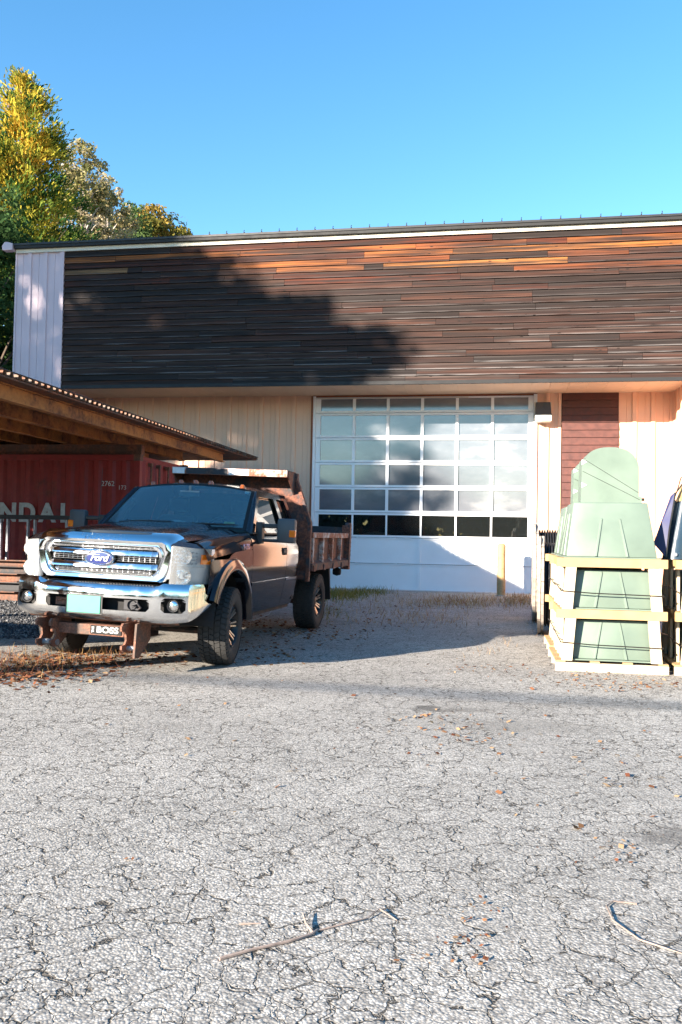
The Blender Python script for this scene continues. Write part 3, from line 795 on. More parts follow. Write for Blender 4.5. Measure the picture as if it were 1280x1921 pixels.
def cab_side(sg):
    for nm, ya, yb in (('front_door', .583, 1.905), ('rear_door', 1.915, 2.46)):
        m = MB(); zz = [.45, .52, .58, .66, .74, .82, .92, 1.02, 1.12, 1.20, 1.26, 1.30, 1.325, 1.34]
        m.grid(lambda y, z: (sg * xs(z), y, z), lin(ya, yb, 5), zz)
        m.add([(sg * xs(z), y, z) for y in (ya, yb) for z in zz] + [(sg * (xs(z) - .06), y, z) for y in (ya, yb) for z in zz],
              [(k * len(zz) + i, k * len(zz) + i + 1, (k + 2) * len(zz) + i + 1, (k + 2) * len(zz) + i) for k in (0, 1) for i in range(len(zz) - 1)])
        d = m.build(nm, 'paint', TK, smooth=True)
        m = MB(); zz2 = [.765, .772, .80, .807]
        m.add([(sg * (xs(z) + o_), y, z) for y in (ya + .01, yb - .01) for z, o_ in zip(zz2, (.001, .014, .014, .001))], [(i, i + 1, i + 5, i + 4) for i in range(3)] + [(0, 1, 2, 3), (4, 5, 6, 7)])
        m.build('side_moulding', 'chrome' if nm == 'rear_door' else 'paint', d)
        if nm == 'front_door':
            m = MB(); m.box(min(sg * 1.0, sg * .965), max(sg * 1.0, sg * .965), 1.72, 1.87, 1.10, 1.16); m.build('handle', 'black_plastic', d, bevel=.01)
            m = MB(); m.box(min(sg * .982, sg * .986), max(sg * .982, sg * .986), 1.70, 1.89, 1.085, 1.175); m.build('handle_recess', 'matt_black', d)
            m = MB(); m.box(min(sg * .95, sg * .915), max(sg * .95, sg * .915), .64, 1.9, 1.335, 1.35); m.build('belt_strip', 'black_plastic', d)
        else:
            m = MB(); m.box(min(sg * .95, sg * .915), max(sg * .95, sg * .915), 1.92, 2.45, 1.335, 1.35); m.build('belt_strip', 'black_plastic', d)
    m = MB(); m.box(min(sg * .6, sg * .87), max(sg * .6, sg * .87), .62, 2.45, .40, .47); m.build('rocker', 'frame_black', TK)
    # glasshouse on the leaning plane
    def P(y, t, o=0): return (sg * (.915 - .135 * t - .03 * t * t + o), y, 1.34 + .485 * t)
    def ya(t): return .66 + .60 * t
    def strip(m, a, b, n=8, o=0):
        """a(t), b(t): y limits of a strip from belt to roof"""
        ts = lin(0, 1, n)
        m.grid(lambda t, k: P((a(t), b(t))[k], t, o), ts, [0, 1])
    m = MB()
    strip(m, lambda t: ya(t) - .015, lambda t: ya(t) + .075)
    strip(m, lambda t: 1.86 - .05 * t, lambda t: 1.985 - .06 * t)
    strip(m, lambda t: 2.36 - .10 * t, lambda t: 2.46 - .07 * t)
    m.grid(lambda y, t: P(y, t), lin(ya(1) - .02, 2.40, 14), [.86, .93, 1.0])
    m.build('pillar_frame', 'paint', TK, smooth=True, solid=-.02)
    m = MB(); m.grid(lambda s_, t: P(ya(t) + .06 + (1.88 - .05 * t - ya(t) - .06) * s_, t, -.012), lin(0, 1, 6), lin(.0, .9, 7)); m.build('side_window', 'side_glass', TK, smooth=True)
    m = MB(); m.grid(lambda s_, t: P(1.97 - .06 * t + (.41 - .03 * t) * s_, t, -.012), lin(0, 1, 5), lin(.0, .9, 7)); m.build('quarter_window', 'side_glass', TK, smooth=True)
mirror2(cab_side)

# windscreen, roof, rear wall
def ws(s_, t, o=0):
    xm = .855 - .125 * t
    y = .52 + .68 * t + (.155 - .075 * t) * s_ * s_
    z = 1.375 + .515 * t - (.0 + .055 * t) * s_ * s_ + .01 * math.sin(math.pi * t)
    return (s_ * xm, y + o * .6, z + o * .0)
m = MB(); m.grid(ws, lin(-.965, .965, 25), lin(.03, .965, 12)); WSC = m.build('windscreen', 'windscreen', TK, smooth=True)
m = MB()
m.grid(lambda s_, t: ws(s_, t, -.004), lin(-1, 1, 25), [.955, 1.0]); m.grid(lambda s_, t: ws(s_, t, -.004), [-1.0, -.955], lin(0, 1, 12)); m.grid(lambda s_, t: ws(s_, t, -.004), [.955, 1.0], lin(0, 1, 12)); m.grid(lambda s_, t: ws(s_, t, -.004), lin(-1, 1, 25), [0, .04])
m.build('windscreen_border', 'matt_black', WSC, smooth=True)
def apost(sg):
    m = MB()
    def f(t, k):
        a = Vector(ws(sg * 1.0, t)); b = Vector((sg * (.915 - .135 * t - .03 * t * t), .66 + .60 * t - .015, 1.34 + .485 * t))
        q = a.lerp(b, k); n_ = Vector((sg * .6, -.7, .3)).normalized()
        return tuple(q + n_ * .012 * math.sin(math.pi * k))
    m.grid(f, lin(-.02, 1, 9), [0, .33, .66, 1]); m.build('windscreen_post', 'paint', TK, smooth=True)
mirror2(apost)
def roofp(s_, t):
    f = Vector(ws(s_, 1.0)); xr = .755
    y = f.y + (2.42 - f.y) * t
    zedge = 1.825
    crown = .072 + .035 * math.sin(min(1, t * 1.6) * math.pi / 2)
    z0 = zedge + crown * (1 - abs(s_) ** 2.6)
    if t < .12: z0 = f.z + (z0 - f.z) * (t / .12) ** .6
    if t > .9: z0 -= .03 * ((t - .9) / .1) ** 2
    return (s_ * (.73 + .028 * min(1, t / .1)), y, z0)
m = MB(); m.grid(roofp, lin(-1, 1, 27), [0, .02, .05, .09, .14, .22, .35, .5, .65, .8, .9, .95, 1]); ROOF = m.build('roof', 'paint', TK, smooth=True)
for x in (-.57, -.19, 0, .19, .57):
    m = MB(); zq = roofp(x / .755, .05)[2] - .003
    m.lathe([(.0, .045), (.018, .042), (.030, .028), (.036, .008), (.038, 0)], 'z', 14, (x, roofp(x / .755, .05)[1], zq))
    m.build('marker_lamp', 'amber' if x > .4 else 'amber_dark', ROOF, smooth=True)
m = MB(); m.box(-.755, .755, 2.40, 2.45, 1.34, 1.83); m.box(-.93, .93, 2.40, 2.46, .5, 1.345); m.build('cab_rear_wall', 'paint', TK)
m = MB(); m.box(-.88, .88, .55, .60, .5, 1.33); m.box(-.9, .9, .5, 2.4, .44, .47); m.build('cab_floor', 'matt_black', TK)

# interior
m = MB(); m.grid(lambda x, t: (x, .60 + .16 * (x / .86) ** 2 + t * .46, 1.355 + .03 * math.sin(t * 3.0) - .05 * max(0, t - .8) * 5 - .02 * (x / .86) ** 2), lin(-.84, .84, 13), lin(0, 1, 8)); m.box(-.82, .82, 1.0, 1.06, .9, 1.33)
m.grid(lambda a, b: (.40 + .26 * math.cos(a) * b, .94 + .16 * math.sin(a) * b, 1.38 + .035 * (1 - b * b)), [math.pi * i / 10 for i in range(21)], [0, .5, .8, 1])
m.build('dashboard', 'dash_grey', TK, smooth=True)
m = MB()
for i in range(28):
    a0, a1 = 2 * math.pi * i / 28, 2 * math.pi * (i + 1) / 28
    f = lambda a: (.40 + .19 * math.cos(a), 1.17 - .09 * math.sin(a), 1.32 + .17 * math.sin(a))
    m.tube([f(a0), f(a1)], .014, 6, False)
m.box(.36, .44, 1.15, 1.19, 1.27, 1.36); m.box(.23, .57, 1.155, 1.175, 1.305, 1.335); m.build('steering_wheel', 'black_plastic', TK, smooth=True)
for x in (-.42, .40):
    m = MB(); m.hexa([(x - .25, 1.55, .95), (x + .25, 1.55, .95), (x + .25, 1.72, .95), (x - .25, 1.72, .95), (x - .23, 1.72, 1.52), (x + .23, 1.72, 1.52), (x + .23, 1.83, 1.52), (x - .23, 1.83, 1.52)]); m.box(x - .25, x + .25, 1.15, 1.6, .85, 1.0)
    s = m.build('seat', 'seat_cloth', TK, bevel=.04, smooth=True)
    MB().box(x - .13, x + .13, 1.75, 1.84, 1.56, 1.73).build('headrest', 'seat_cloth', s, bevel=.03)
m = MB(); m.box(-.11, .13, 1.05, 1.075, 1.735, 1.80); m.box(-.01, .02, 1.07, 1.10, 1.78, 1.86); m.build('rear_view_mirror', 'dash_grey', TK, bevel=.008)
m = MB(); m.hexa([(-.12, .72, 1.395), (.10, .68, 1.395), (.12, .86, 1.40), (-.08, .88, 1.40), (-.05, .74, 1.44), (.06, .72, 1.43), (.08, .80, 1.44), (-.04, .82, 1.45)]); m.build('crumpled_paper', 'paper_white', TK)
MB().add([ws(.70, .09, .012), ws(.84, .10, .012), ws(.84, .165, .012), ws(.70, .155, .012)], [(0, 1, 2, 3)]).build('windscreen_sticker', 'sticker_yellow', WSC)
MB().add([ws(.86, .88, .012), ws(.92, .88, .012), ws(.92, .94, .012), ws(.86, .94, .012)], [(0, 1, 2, 3)]).build('windscreen_sticker', 'paper_white', WSC)
for x0_, x1_ in ((-.62, .02), (.10, .74)):
    m = MB(); a = Vector(ws(x0_ / .85, .02, -.03)) ; b = Vector(ws(x1_ / .85, .075, -.03))
    a += Vector((0, -.01, .015)); b += Vector((0, -.01, .015)); c_ = a.lerp(b, .45) + Vector((0, -.01, .012))
    m.tube([a, c_, b], [.010, .009, .006], 6); m.tube([c_ + Vector((-.12, .012, -.01)), b + Vector((.03, .012, -.004))], .006, 5); m.build('wiper', 'black_plastic', TK)
m = MB(); m.tube([(-.80, .45, 1.33), (-.80, .48, 2.0)], [.006, .002], 5); m.build('antenna', 'black_plastic', TK)

# front: chrome surround
def octa(hx, z0, z1, ch_, n=4):
    cz = (z0 + z1) / 2; hz = (z1 - z0) / 2
    return [(hx - ch_ * 1.1, z1), (hx - ch_ * .45, z1 - ch_ * .35), (hx - ch_ * .1, z1 - ch_), (hx, z1 - ch_ * 1.6), (hx - .035, z0 + ch_ * 1.2), (hx - .035 - ch_ * .35, z0 + ch_ * .5), (hx - .035 - ch_, z0),
            (-(hx - .035 - ch_), z0), (-(hx - .035 - ch_ * .35 * 0 - ch_ * .35), z0 + ch_ * .5), (-(hx - .035), z0 + ch_ * 1.2), (-hx, z1 - ch_ * 1.6), (-(hx - ch_ * .1), z1 - ch_), (-(hx - ch_ * .45), z1 - ch_ * .35), (-(hx - ch_ * 1.1), z1)]
def bow(x): return .06 * (x / .7) ** 2          # the whole front bows back towards the sides
rings = [(.742, .845, 1.318, .09, -.76), (.735, .848, 1.308, .09, -.85), (.718, .852, 1.285, .088, -.915), (.700, .858, 1.255, .085, -.952), (.676, .868, 1.228, .08, -.968), (.625, .895, 1.205, .07, -.958), (.612, .902, 1.198, .068, -.925),
         (.600, .908, 1.193, .066, -.925), (.590, .914, 1.188, .064, -.950), (.562, .925, 1.176, .058, -.948), (.556, .928, 1.173, .056, -.90)]
m = MB(); k = 14
for (hx, z0, z1, c_, y) in rings: m.v += [(x, y + bow(x), z) for x, z in octa(hx, z0, z1, c_)]
m.f += [(i * k + j, i * k + (j + 1) % k, (i + 1) * k + (j + 1) % k, (i + 1) * k + j) for i in range(len(rings) - 1) for j in range(k)]
GR = m.build('grille', 'chrome', TK, smooth=True)
rl = text_obj('raised_lettering', 'SUPER DUTY', .05, 'chrome', GR, MT(Vector((0, -.931, 1.274))) @ Matrix.Rotation(math.radians(37), 4, 'X'), .001, spacing=1.75)
rl['kind'] = 'stuff'
m = MB(); m.grid(lambda x, z: (x, -.89 + bow(x), z), lin(-.6, .6, 9), [.88, 1.22]); m.build('grille_backing', 'matt_black', GR)
for z0, z1 in ((1.085, 1.150), (.962, 1.030)):
    m = MB(); xsb = lin(-.50, .50, 15)
    pr = [(-.90, z0 + .002), (-.955, z0), (-.978, z0 + .010), (-.974, z0 + .035), (-.962, z1 - .012), (-.90, z1 - .002)]
    m.grid(lambda x, i: (x, pr[i][0] + bow(x), pr[i][1]), xsb, list(range(6)))
    b_ = m.build('grille_bar', 'bumper_chrome', GR, smooth=True)
    for sg in (-1, 1):
        xx = [sg * .50, sg * .52, sg * .555]
        m = MB(); m.grid(lambda x, i: (x, pr[i][0] + bow(x) + (.0 if abs(x) < .51 else .012), pr[i][1]), xx, list(range(6))); m.build('bar_end', 'chrome_dull', GR, smooth=True)
for za, zb in ((1.152, 1.172), (1.036, 1.080), (.930, .956)):
    for z in lin(za + .004, zb - .004, 3):
        m = MB(); m.grid(lambda x, q: (x, -.93 + bow(x) + (.025 if q else 0), z + (.003 if q else 0)), lin(-.53, .53, 9), [0, 1]); m.build('grille_slat', 'chrome_dull', GR, solid=.004)
    m = MB()
    for x in np.arange(-.52, .53, .052): m.box(x - .003, x + .003, -.925 + bow(x), -.895 + bow(x), za, zb)
    tag(m.build('grille_uprights', 'chrome_dull', GR), kind='stuff')
# oval emblem
def oval(rx, rz, y, z=1.058, n=40): return [(rx * math.cos(2 * math.pi * i / n), y, z + rz * math.sin(2 * math.pi * i / n)) for i in range(n)]
m = MB(); rg = [oval(.150, .074, -.955), oval(.148, .072, -.992), oval(.142, .067, -.998), oval(.134, .060, -.993)]
for q in rg: m.v += q
m.f += [(i * 40 + j, i * 40 + (j + 1) % 40, (i + 1) * 40 + (j + 1) % 40, (i + 1) * 40 + j) for i in range(3) for j in range(40)]
EM = m.build('emblem', 'chrome_dull', TK, smooth=True)
m = MB(); m.v += oval(.135, .061, -.992) + [(0, -.996, 1.058)]; m.f += [(j, (j + 1) % 40, 40) for j in range(40)]; m.build('emblem_field', 'emblem_blue', EM)
m = MB(); ra, rb_ = oval(.128, .0555, -.9945), oval(.1245, .0525, -.9955); m.v += ra + rb_; m.f += [(j, (j + 1) % 40, 40 + (j + 1) % 40, 40 + j) for j in range(40)]; m.build('emblem_line', 'chrome_dull', EM)
text_obj('emblem_text', 'Ford', .088, 'hinge_white', EM, MT(Vector((0, -.9995, 1.058))) @ RX, .0015, shear=.35, bold=.0005, spacing=.92, sx=1.12)
m = MB(); m.tube([(-.085, -1.0, 1.083), (-.06, -1.0, 1.093), (-.02, -1.0, 1.088), (.01, -1.0, 1.092)], [.003, .004, .003, .001], 6); m.build('emblem_text', 'hinge_white', EM)

# headlamps
def headlamp(sg):
    def pl(s_, t):         # s_ inner->outer, t bottom->top
        xi = .690 - .02 * (1 - t); xo = .965 - .045 * (1 - t) ** 2
        x = xi + (xo - xi) * s_
        y = -.905 + .025 * s_ + .26 * max(0, s_) ** 2.6
        z0, z1 = .838 + .0 * s_, 1.205 - .025 * s_
        return x, y, z0 + (z1 - z0) * t
    m = MB(); m.grid(lambda s_, t: (sg * pl(s_, t)[0], pl(s_, t)[1] - .004, pl(s_, t)[2]), lin(0, 1, 13), lin(0, 1, 9)); HL = m.build('headlamp', 'lamp_lens', TK, smooth=True)
    m = MB(); m.grid(lambda s_, t: (sg * pl(s_, t)[0], pl(s_, t)[1] + .075, pl(s_, t)[2]), lin(0, 1, 9), lin(0, 1, 7))
    for s_ in (0, 1): m.grid(lambda t, q: (sg * pl(s_, t)[0], pl(s_, t)[1] - .002 + q * .08, pl(s_, t)[2]), lin(0, 1, 7), [0, 1])
    for t in (0, .5, 1): m.grid(lambda s_, q: (sg * pl(s_, t)[0], pl(s_, t)[1] - .002 + q * .08 + (.01 if t == .5 else 0), pl(s_, t)[2]), lin(0, 1, 9), [0, 1])
    m.build('lamp_housing', 'lamp_silver', HL, smooth=False)
    # bowls
    for (s_, t, r) in ((.42, .25, .078), (.38, .76, .075)):
        x, y, z = pl(s_, t); m = MB()
        m.lathe([(r, -.0), (r * .85, .025), (r * .55, .048), (.018, .062), (.016, .03), (.0, .026)], 'y', 20, (sg * x, y + .012, z)); m.build('reflector', 'fog_reflector', HL, smooth=True)
    m = MB()
    for i in range(7):
        for j in range(4):
            x, y, z = pl(.08 + i * .095, .58 + j * .095); m.lathe([(.013, .02), (.009, .008), (0, .004)], 'y', 6, (sg * x, y + .03, z))
    m.build('lens_pattern', 'fog_reflector', HL, smooth=True)
    m = MB(); m.grid(lambda s_, t: (sg * (pl(s_, t)[0] + .002), pl(s_, t)[1] - .007, pl(s_, t)[2]), lin(.80, 1.0, 4), lin(.58, .84, 4)); m.build('turn_signal', 'amber', HL, smooth=True)
    m = MB(); m.grid(lambda t, q: (sg * (.675 + .03 * q), -.86 + .015 * q, .845 + .36 * t), [0, .5, 1], [0, 1]); m.build('lamp_gap', 'matt_black', HL)
    # fender nose above and behind the lamp
    m = MB(); m.grid(lambda s_, q: (sg * (pl(s_, 1)[0]), pl(s_, 1)[1] - .004 + q * .10, pl(s_, 1)[2] + .002 + q * .045 - .02 * q * s_), lin(-.05, 1, 9), [0, .3, 1.0]); m.build('lamp_brow', 'paint', HL, smooth=True)
mirror2(headlamp)

# bumper
def bp(x):             # plan
    a = abs(x)
    if a < .60: return -1.045 + .03 * (a / .6) ** 2
    if a < .90: return -1.015 + .075 * ((a - .6) / .3) ** 1.5
    return -.94 + .40 * ((a - .90) / .11) ** 1.3
# face laid out on a grid whose lines follow the openings; opening cells are left out, their corner cells halved
holes = [(-.545, .545, .588, .700, .03)] + [(min(sg * .66, sg * .885), max(sg * .66, sg * .885), .588, .722, .035) for sg in (-1, 1)]
xl = set(round(float(v_), 4) for v_ in list(np.linspace(-1.0, 1.0, 49)) + [-1.01, 1.01, -.9, .9, -.97, .97])
xl = {v_ for v_ in xl if all(abs(v_ - e) > .015 for h in holes for e in (h[0], h[0] + h[4], h[1] - h[4], h[1]))}
for h in holes: xl |= {h[0], h[0] + h[4], h[1] - h[4], h[1]}
xl = sorted(xl)
zl = [.505, .50, .515, .54, .588, .618, .623, .66, .670, .687, .700, .722, .75, .785, .81, .816]
dyl = [.075, .03, .014, .004, 0, 0, 0, 0, 0, 0, 0, 0, .002, .010, .035, .13]
def bsec(x, i):
    dy, z = dyl[i], zl[i]; a = abs(x)
    if z > .735: z += .03 * max(0, min(1, (a - .60) / .06))
    if z < .58: z += .04 * max(0, (a - .72) / .28) ** 1.5
    if z < .74: z += (.74 - z) * .75 * max(0, min(1, (a - .89) / .12)) ** 2
    return (x, bp(x) + dy, z)
m = MB(); nz = len(zl)
m.v += [bsec(x, i) for x in xl for i in range(nz)]
for i in range(len(xl) - 1):
    for j in range(nz - 1):
        a = i * nz + j; qd = [a, a + nz, a + nz + 1, a + 1]
        xm, zm = (xl[i] + xl[i + 1]) / 2, (zl[j] + zl[j + 1]) / 2
        cell = 0
        for (x0, x1, z0, z1, r) in holes:
            if j >= 3 and x0 < xm < x1 and z0 < zm < z1:
                cx_ = 0 if xm > x0 + r else -1
                if xm > x1 - r: cx_ = 1
                cz_ = -1 if zm < z0 + r - .006 else (1 if zm > z1 - r + .004 else 0)
                cell = 2 if (cx_ and cz_) else 1; cc = (cx_, cz_)
        if cell == 0: m.f.append(tuple(qd))
        elif cell == 2:      # keep the half on the corner side
            ci = (0 if cc[0] < 0 else 1, 0 if cc[1] < 0 else 1)
            idx = {(0, 0): 0, (1, 0): 1, (1, 1): 2, (0, 1): 3}[ci]
            m.f.append((qd[(idx - 1) % 4], qd[idx], qd[(idx + 1) % 4]))
BM = m.build('bumper', 'bumper_chrome', TK, smooth=True, solid=-.012)
m = MB(); m.grid(lambda x, z: (x, bp(x) + .11, z), lin(-.92, .92, 25), [.53, .78]); m.build('bumper_backing', 'matt_black', BM)
m = MB(); m.grid(lambda x, q: (x, bp(x) + .02 + q * .13, .818), lin(-.58, .58, 17), [0, 1])
for x in np.arange(-.56, .57, .03): m.box(x - .006, x + .006, bp(x) + .03, bp(x) + .15, .818, .830)
m.build('step_pad', 'black_plastic', BM)
m = MB(); m.grid(lambda x, q: (x, bp(x) + .035 + q * .06, .497 - q * .03), lin(-.8, .8, 17), [0, 1]); m.build('valance', 'rust_plow', BM, solid=.01)
for sg in (-1, 1):
    m = MB(); m.lathe([(.0, -.02), (.03, -.018), (.047, -.005), (.05, .03)], 'y', 18, (sg * .742, -.945, .655)); fg = m.build('fog_lamp', 'fog_reflector', TK, smooth=True)
    m = MB(); m.lathe([(.05, -.012), (.056, -.016), (.056, .03)], 'y', 18, (sg * .742, -.945, .655)); m.build('fog_ring', 'black_plastic', fg, smooth=True)
m = MB(); m.box(.27, .41, -1.0, -.97, .595, .685); m.tube([(.36, -1.015, .64), (.42, -1.02, .66), (.45, -1.01, .62), (.42, -1.0, .60), (.36, -1.005, .61)], .012, 6); m.lathe([(.045, -.0), (.045, .03), (0, .031)], 'y', 16, (.36, -1.02, .64)); m.build('plow_plug', 'dark_steel', BM)
m = MB(); m.box(-.46, -.22, -1.0, -.96, .60, .67); m.tube([(-.44, -1.0, .64), (-.36, -1.005, .66), (-.26, -1.0, .65)], .014, 6); m.build('tow_bracket', 'rust_plow', BM)
m = MB(); m.box(-.285, .055, -1.068, -1.060, .545, .705); PL = m.build('licence_plate', 'plate_green', TK, bevel=.003)
m = MB(); m.box(-.30, .07, -1.060, -1.052, .535, .715); m.build('plate_frame', 'black_plastic', PL)

BM.scale = (.957, 1, 1); BM.location = (0, .04, 0); PL.location = (.0, .04, 0)
# plow mount under the bumper
m = MB(); m.box(-.50, .26, -.93, -.83, .33, .43); PM = m.build('plow_mount', 'rust_plow', TK, bevel=.008)
def hookplate(x, th_=.02):
    poly = [(-1.08, .44), (-1.05, .475), (-.98, .47), (-.93, .47), (-.80, .48), (-.72, .52), (-.70, .40), (-.80, .27), (-.93, .20), (-1.01, .205), (-1.06, .235), (-1.06, .27), (-1.0, .275), (-.97, .31), (-.985, .37), (-1.03, .40), (-1.075, .405)]
    m = MB(); m.prism(poly, x - th_ / 2, x + th_ / 2, 'x'); m.build('hook_plate', 'rust_plow', PM)
for x in (-.56, -.42, .30): hookplate(x)
m = MB(); m.prism([(-1.0, .47), (-.70, .50), (-.70, .30), (-.93, .15), (-1.02, .16)], .40, .42, 'x'); m.build('side_plate', 'rust_plow', PM)
for pa, pb, pr_ in ((.30, .41, .022), (-.57, -.40, .03)): MB().tube([(pa, -.95, .24), (pb, -.95, .24)], pr_, 10).build('pin', 'galvanised', PM)
m = MB(); m.box(-.08, .235, -.938, -.931, .345, .425); BPL = m.build('name_plate', 'matt_black', TK)
text_obj('name_text', 'BOSS', .078, 'lettering_white', BPL, MT(Vector((.095, -.9395, .385))) @ RX, .001, bold=.002, sx=1.25)
text_obj('name_text', 'THE', .032, 'lettering_white', BPL, MT(Vector((-.052, -.9395, .385))) @ RX @ Matrix.Rotation(math.pi / 2, 4, 'Z'), .001, bold=.001)
m = MB(); m.tube([(-.78, -.1, .34), (.78, -.1, .34)], .035, 8); m.tube([(.35, -.6, .42), (.72, -.25, .42)], .022, 8); m.box(-.14, .16, -.2, .06, .24, .46); m.build('front_axle', 'frame_black', TK)

# chassis
m = MB()
for sg in (-1, 1):
    m.box(min(sg * .38, sg * .46), max(sg * .38, sg * .46), -.75, 5.0, .50, .66)
m.box(-.4, .4, 2.6, 2.75, .5, .7); m.box(-.4, .4, 4.2, 4.3, .5, .7); m.tube([(-.78, WB, .39), (.78, WB, .39)], .05, 8); m.lathe([(0, -.16), (.13, -.1), (.16, 0), (.13, .1), (0, .16)], 'y', 14, (0, WB, .38))
m.box(.48, .72, 1.2, 2.4, .36, .5); m.box(-.3, .3, .3, 1.2, .36, .6); m.tube([(.45, 2.2, .42), (.55, 2.8, .42), (.6, 3.1, .46)], .04, 8)
m.build('chassis', 'frame_black', TK)
m = MB(); m.tube([(.80, .80, .40), (.82, 1.2, .33), (.82, 1.8, .35), (.78, 2.3, .45)], .006, 5); m.build('hanging_wire', 'galvanised', TK)

# wheels
def make_wheel():
    W = empty('wheel'); 
    m = MB(); R = RW; hw = .14; ri = .215
    prof = [(ri, hw - .02), (ri + .02, hw - .004), (ri + .07, hw + .008), (R - .06, hw + .006), (R - .03, hw - .008), (R - .014, hw - .022), (R - .012, .045), (R - .012, -.045), (R - .014, -hw + .022), (R - .03, -hw + .008), (R - .06, -hw - .006), (ri + .07, -hw - .008), (ri + .02, -hw + .004), (ri, -hw + .02)]
    m.lathe(prof, 'x', 60)
    T_ = m.build('tyre', 'tyre_rubber', W, smooth=True)
    m = MB(); nb = 44
    for row, (xa, xb_) in enumerate(((-.135, -.088), (-.080, -.030), (-.022, .022), (.030, .080), (.088, .135))):
        for i in range(nb):
            a0 = 2 * math.pi * (i + (row % 2) * .5) / nb; da = 2 * math.pi / nb * .80; sk = .018 * (1 if row % 2 else -1)
            pts = []
            for r in (R - .016, R):
                edge = .010 if (row in (0, 4)) and r == R else 0
                for x, a in ((xa, a0 + sk), (xb_, a0 - sk), (xb_, a0 + da - sk), (xa, a0 + da + sk)):
                    rr_ = r - (edge if abs(x) > .12 else 0)
                    pts.append((x, rr_ * math.cos(a), rr_ * math.sin(a)))
            m.hexa(pts)
            if row in (0, 4):
                s_ = 1 if row == 4 else -1
                pts = []
                for x in (hw + .003, hw + .012):
                    for r, a in ((R - .055, a0), (R - .018, a0), (R - .018, a0 + da), (R - .055, a0 + da)): pts.append((s_ * (x - (.012 if r > R - .03 else 0)), r * math.cos(a), r * math.sin(a)))
                m.hexa(pts)
    m.build('tread', 'tyre_rubber', W)
    m = MB(); m.lathe([(ri + .004, .125), (ri - .004, .135), (ri - .012, .128), (ri - .022, .09), (ri - .03, .02), (.08, .015), (0, .015)], 'x', 48); m.lathe([(ri, -.12), (.10, -.11), (0, -.11)], 'x', 32)
    RM = m.build('rim', 'rim_black', W, smooth=True)
    for k_ in range(8):
        a = 2 * math.pi * k_ / 8
        for d_ in (-1, 1):
            m = MB(); pts = []
            for x0_, x1_, in ((.035, .055),):
                pass
            c0, c1 = a + d_ * .17, a + d_ * .11
            def pp(r, ang, w_, x): 
                e = (math.cos(ang), math.sin(ang)); t_ = (-e[1], e[0])
                return (x, e[0] * r + t_[0] * w_, e[1] * r + t_[1] * w_)
            m.hexa([pp(.065, c0, -.011, .03), pp(.065, c0, .011, .03), pp(.20, c1, .012, .06), pp(.20, c1, -.012, .06), pp(.065, c0, -.008, .062), pp(.065, c0, .008, .062), pp(.20, c1, .008, .115), pp(.20, c1, -.008, .115)])
            m.build('spoke', 'machined_alloy' if k_ % 1 == 0 else 'rim_black', W)
    m = MB(); m.lathe([(.075, .03), (.072, .075), (.055, .088), (0, .092)], 'x', 24); m.build('hub_cap', 'black_plastic', W, smooth=True)
    return W
Wh = make_wheel(); Wh.parent = TK
TR = .865
spots = [((TR, 0, RW), 0, 1), ((TR, WB, RW), 0, 1), ((-TR, 0, RW), math.pi, 1), ((-TR, WB, RW), math.pi, 1)]
for i, (lc, rz, sc) in enumerate(spots):
    o = Wh if i == 0 else copy_tree(Wh, TK)
    o.location = lc; o.rotation_euler = (random.uniform(0, 1), 0, 0)
    o.rotation_mode = 'XYZ'
    st = math.radians(7) if lc[1] == 0 else 0
    o.rotation_euler = (.3 * i, 0, rz + st)

# tow mirrors
def tow_mirror(sg):
    m = MB(); cx_ = 1.27
    m.box(sg * cx_ - .105, sg * cx_ + .105, .80, .90, 1.25, 1.52); MR = m.build('tow_mirror', 'grey_plastic', TK, bevel=.03, smooth=True)
    m = MB(); m.box(sg * cx_ - .085, sg * cx_ + .085, .90, .906, 1.34, 1.50); m.box(sg * cx_ - .085, sg * cx_ + .085, .90, .906, 1.265, 1.33); m.build('mirror_glass', 'chrome', MR)
    m = MB(); m.box(min(sg * .93, sg * 1.20), max(sg * .93, sg * 1.20), .83, .875, 1.405, 1.455); m.box(min(sg * .93, sg * 1.20), max(sg * .93, sg * 1.20), .83, .875, 1.25, 1.285); m.box(min(sg * .92, sg * 1.0), max(sg * .92, sg * 1.0), .80, .90, 1.23, 1.47); m.build('mirror_arm', 'black_plastic', MR, bevel=.012)
    m = MB(); m.box(sg * (cx_ + .075) - .035, sg * (cx_ + .075) + .035, .795, .85, 1.315, 1.395); m.build('mirror_signal', 'amber', MR, bevel=.008)
mirror2(tow_mirror)

# dump bed
YB0, YB1, HW = 2.74, 5.15, 1.05
m = MB(); m.box(-HW, HW, YB0, YB1, .86, .93)
BED = m.build('dump_bed', 'rust_bed', TK)
for x in (-.42, .42): MB().box(x - .05, x + .05, YB0, YB1, .67, .86).build('bed_sill', 'frame_black', BED)
m = MB(); m.prism([(-HW, .74), (HW, .74), (HW, 1.50), (.83, 2.06), (.83, 2.14), (-.83, 2.14), (-.83, 2.06), (-HW, 1.50)], YB0, YB0 + .05, 'y'); m.build('headboard', 'rust_bed', BED)
for sg in (-1, 1):
    m = MB(); m.prism([(sg * (HW + .012), .72), (sg * (HW + .012), 1.5), (sg * .845, 2.07), (sg * .845, 2.15), (sg * .805, 2.15), (sg * .805, 2.07), (sg * (HW - .035), 1.49), (sg * (HW - .035), .72)], YB0 - .02, YB0 + .055, 'y'); m.build('headboard_frame', 'rust_bed', BED)
    m = MB(); m.prism([(YB0, 2.15), (YB0, 1.86), (YB0 - .32, 2.07), (YB0 - .34, 2.15)], sg * .80 - .01, sg * .80 + .01, 'x'); m.build('shield_gusset', 'rust_bed', BED)
m = MB(); m.box(-.80, .80, YB0 - .34, YB0 + .06, 2.145, 2.165); m.build('cab_shield', 'rust_bed', BED)
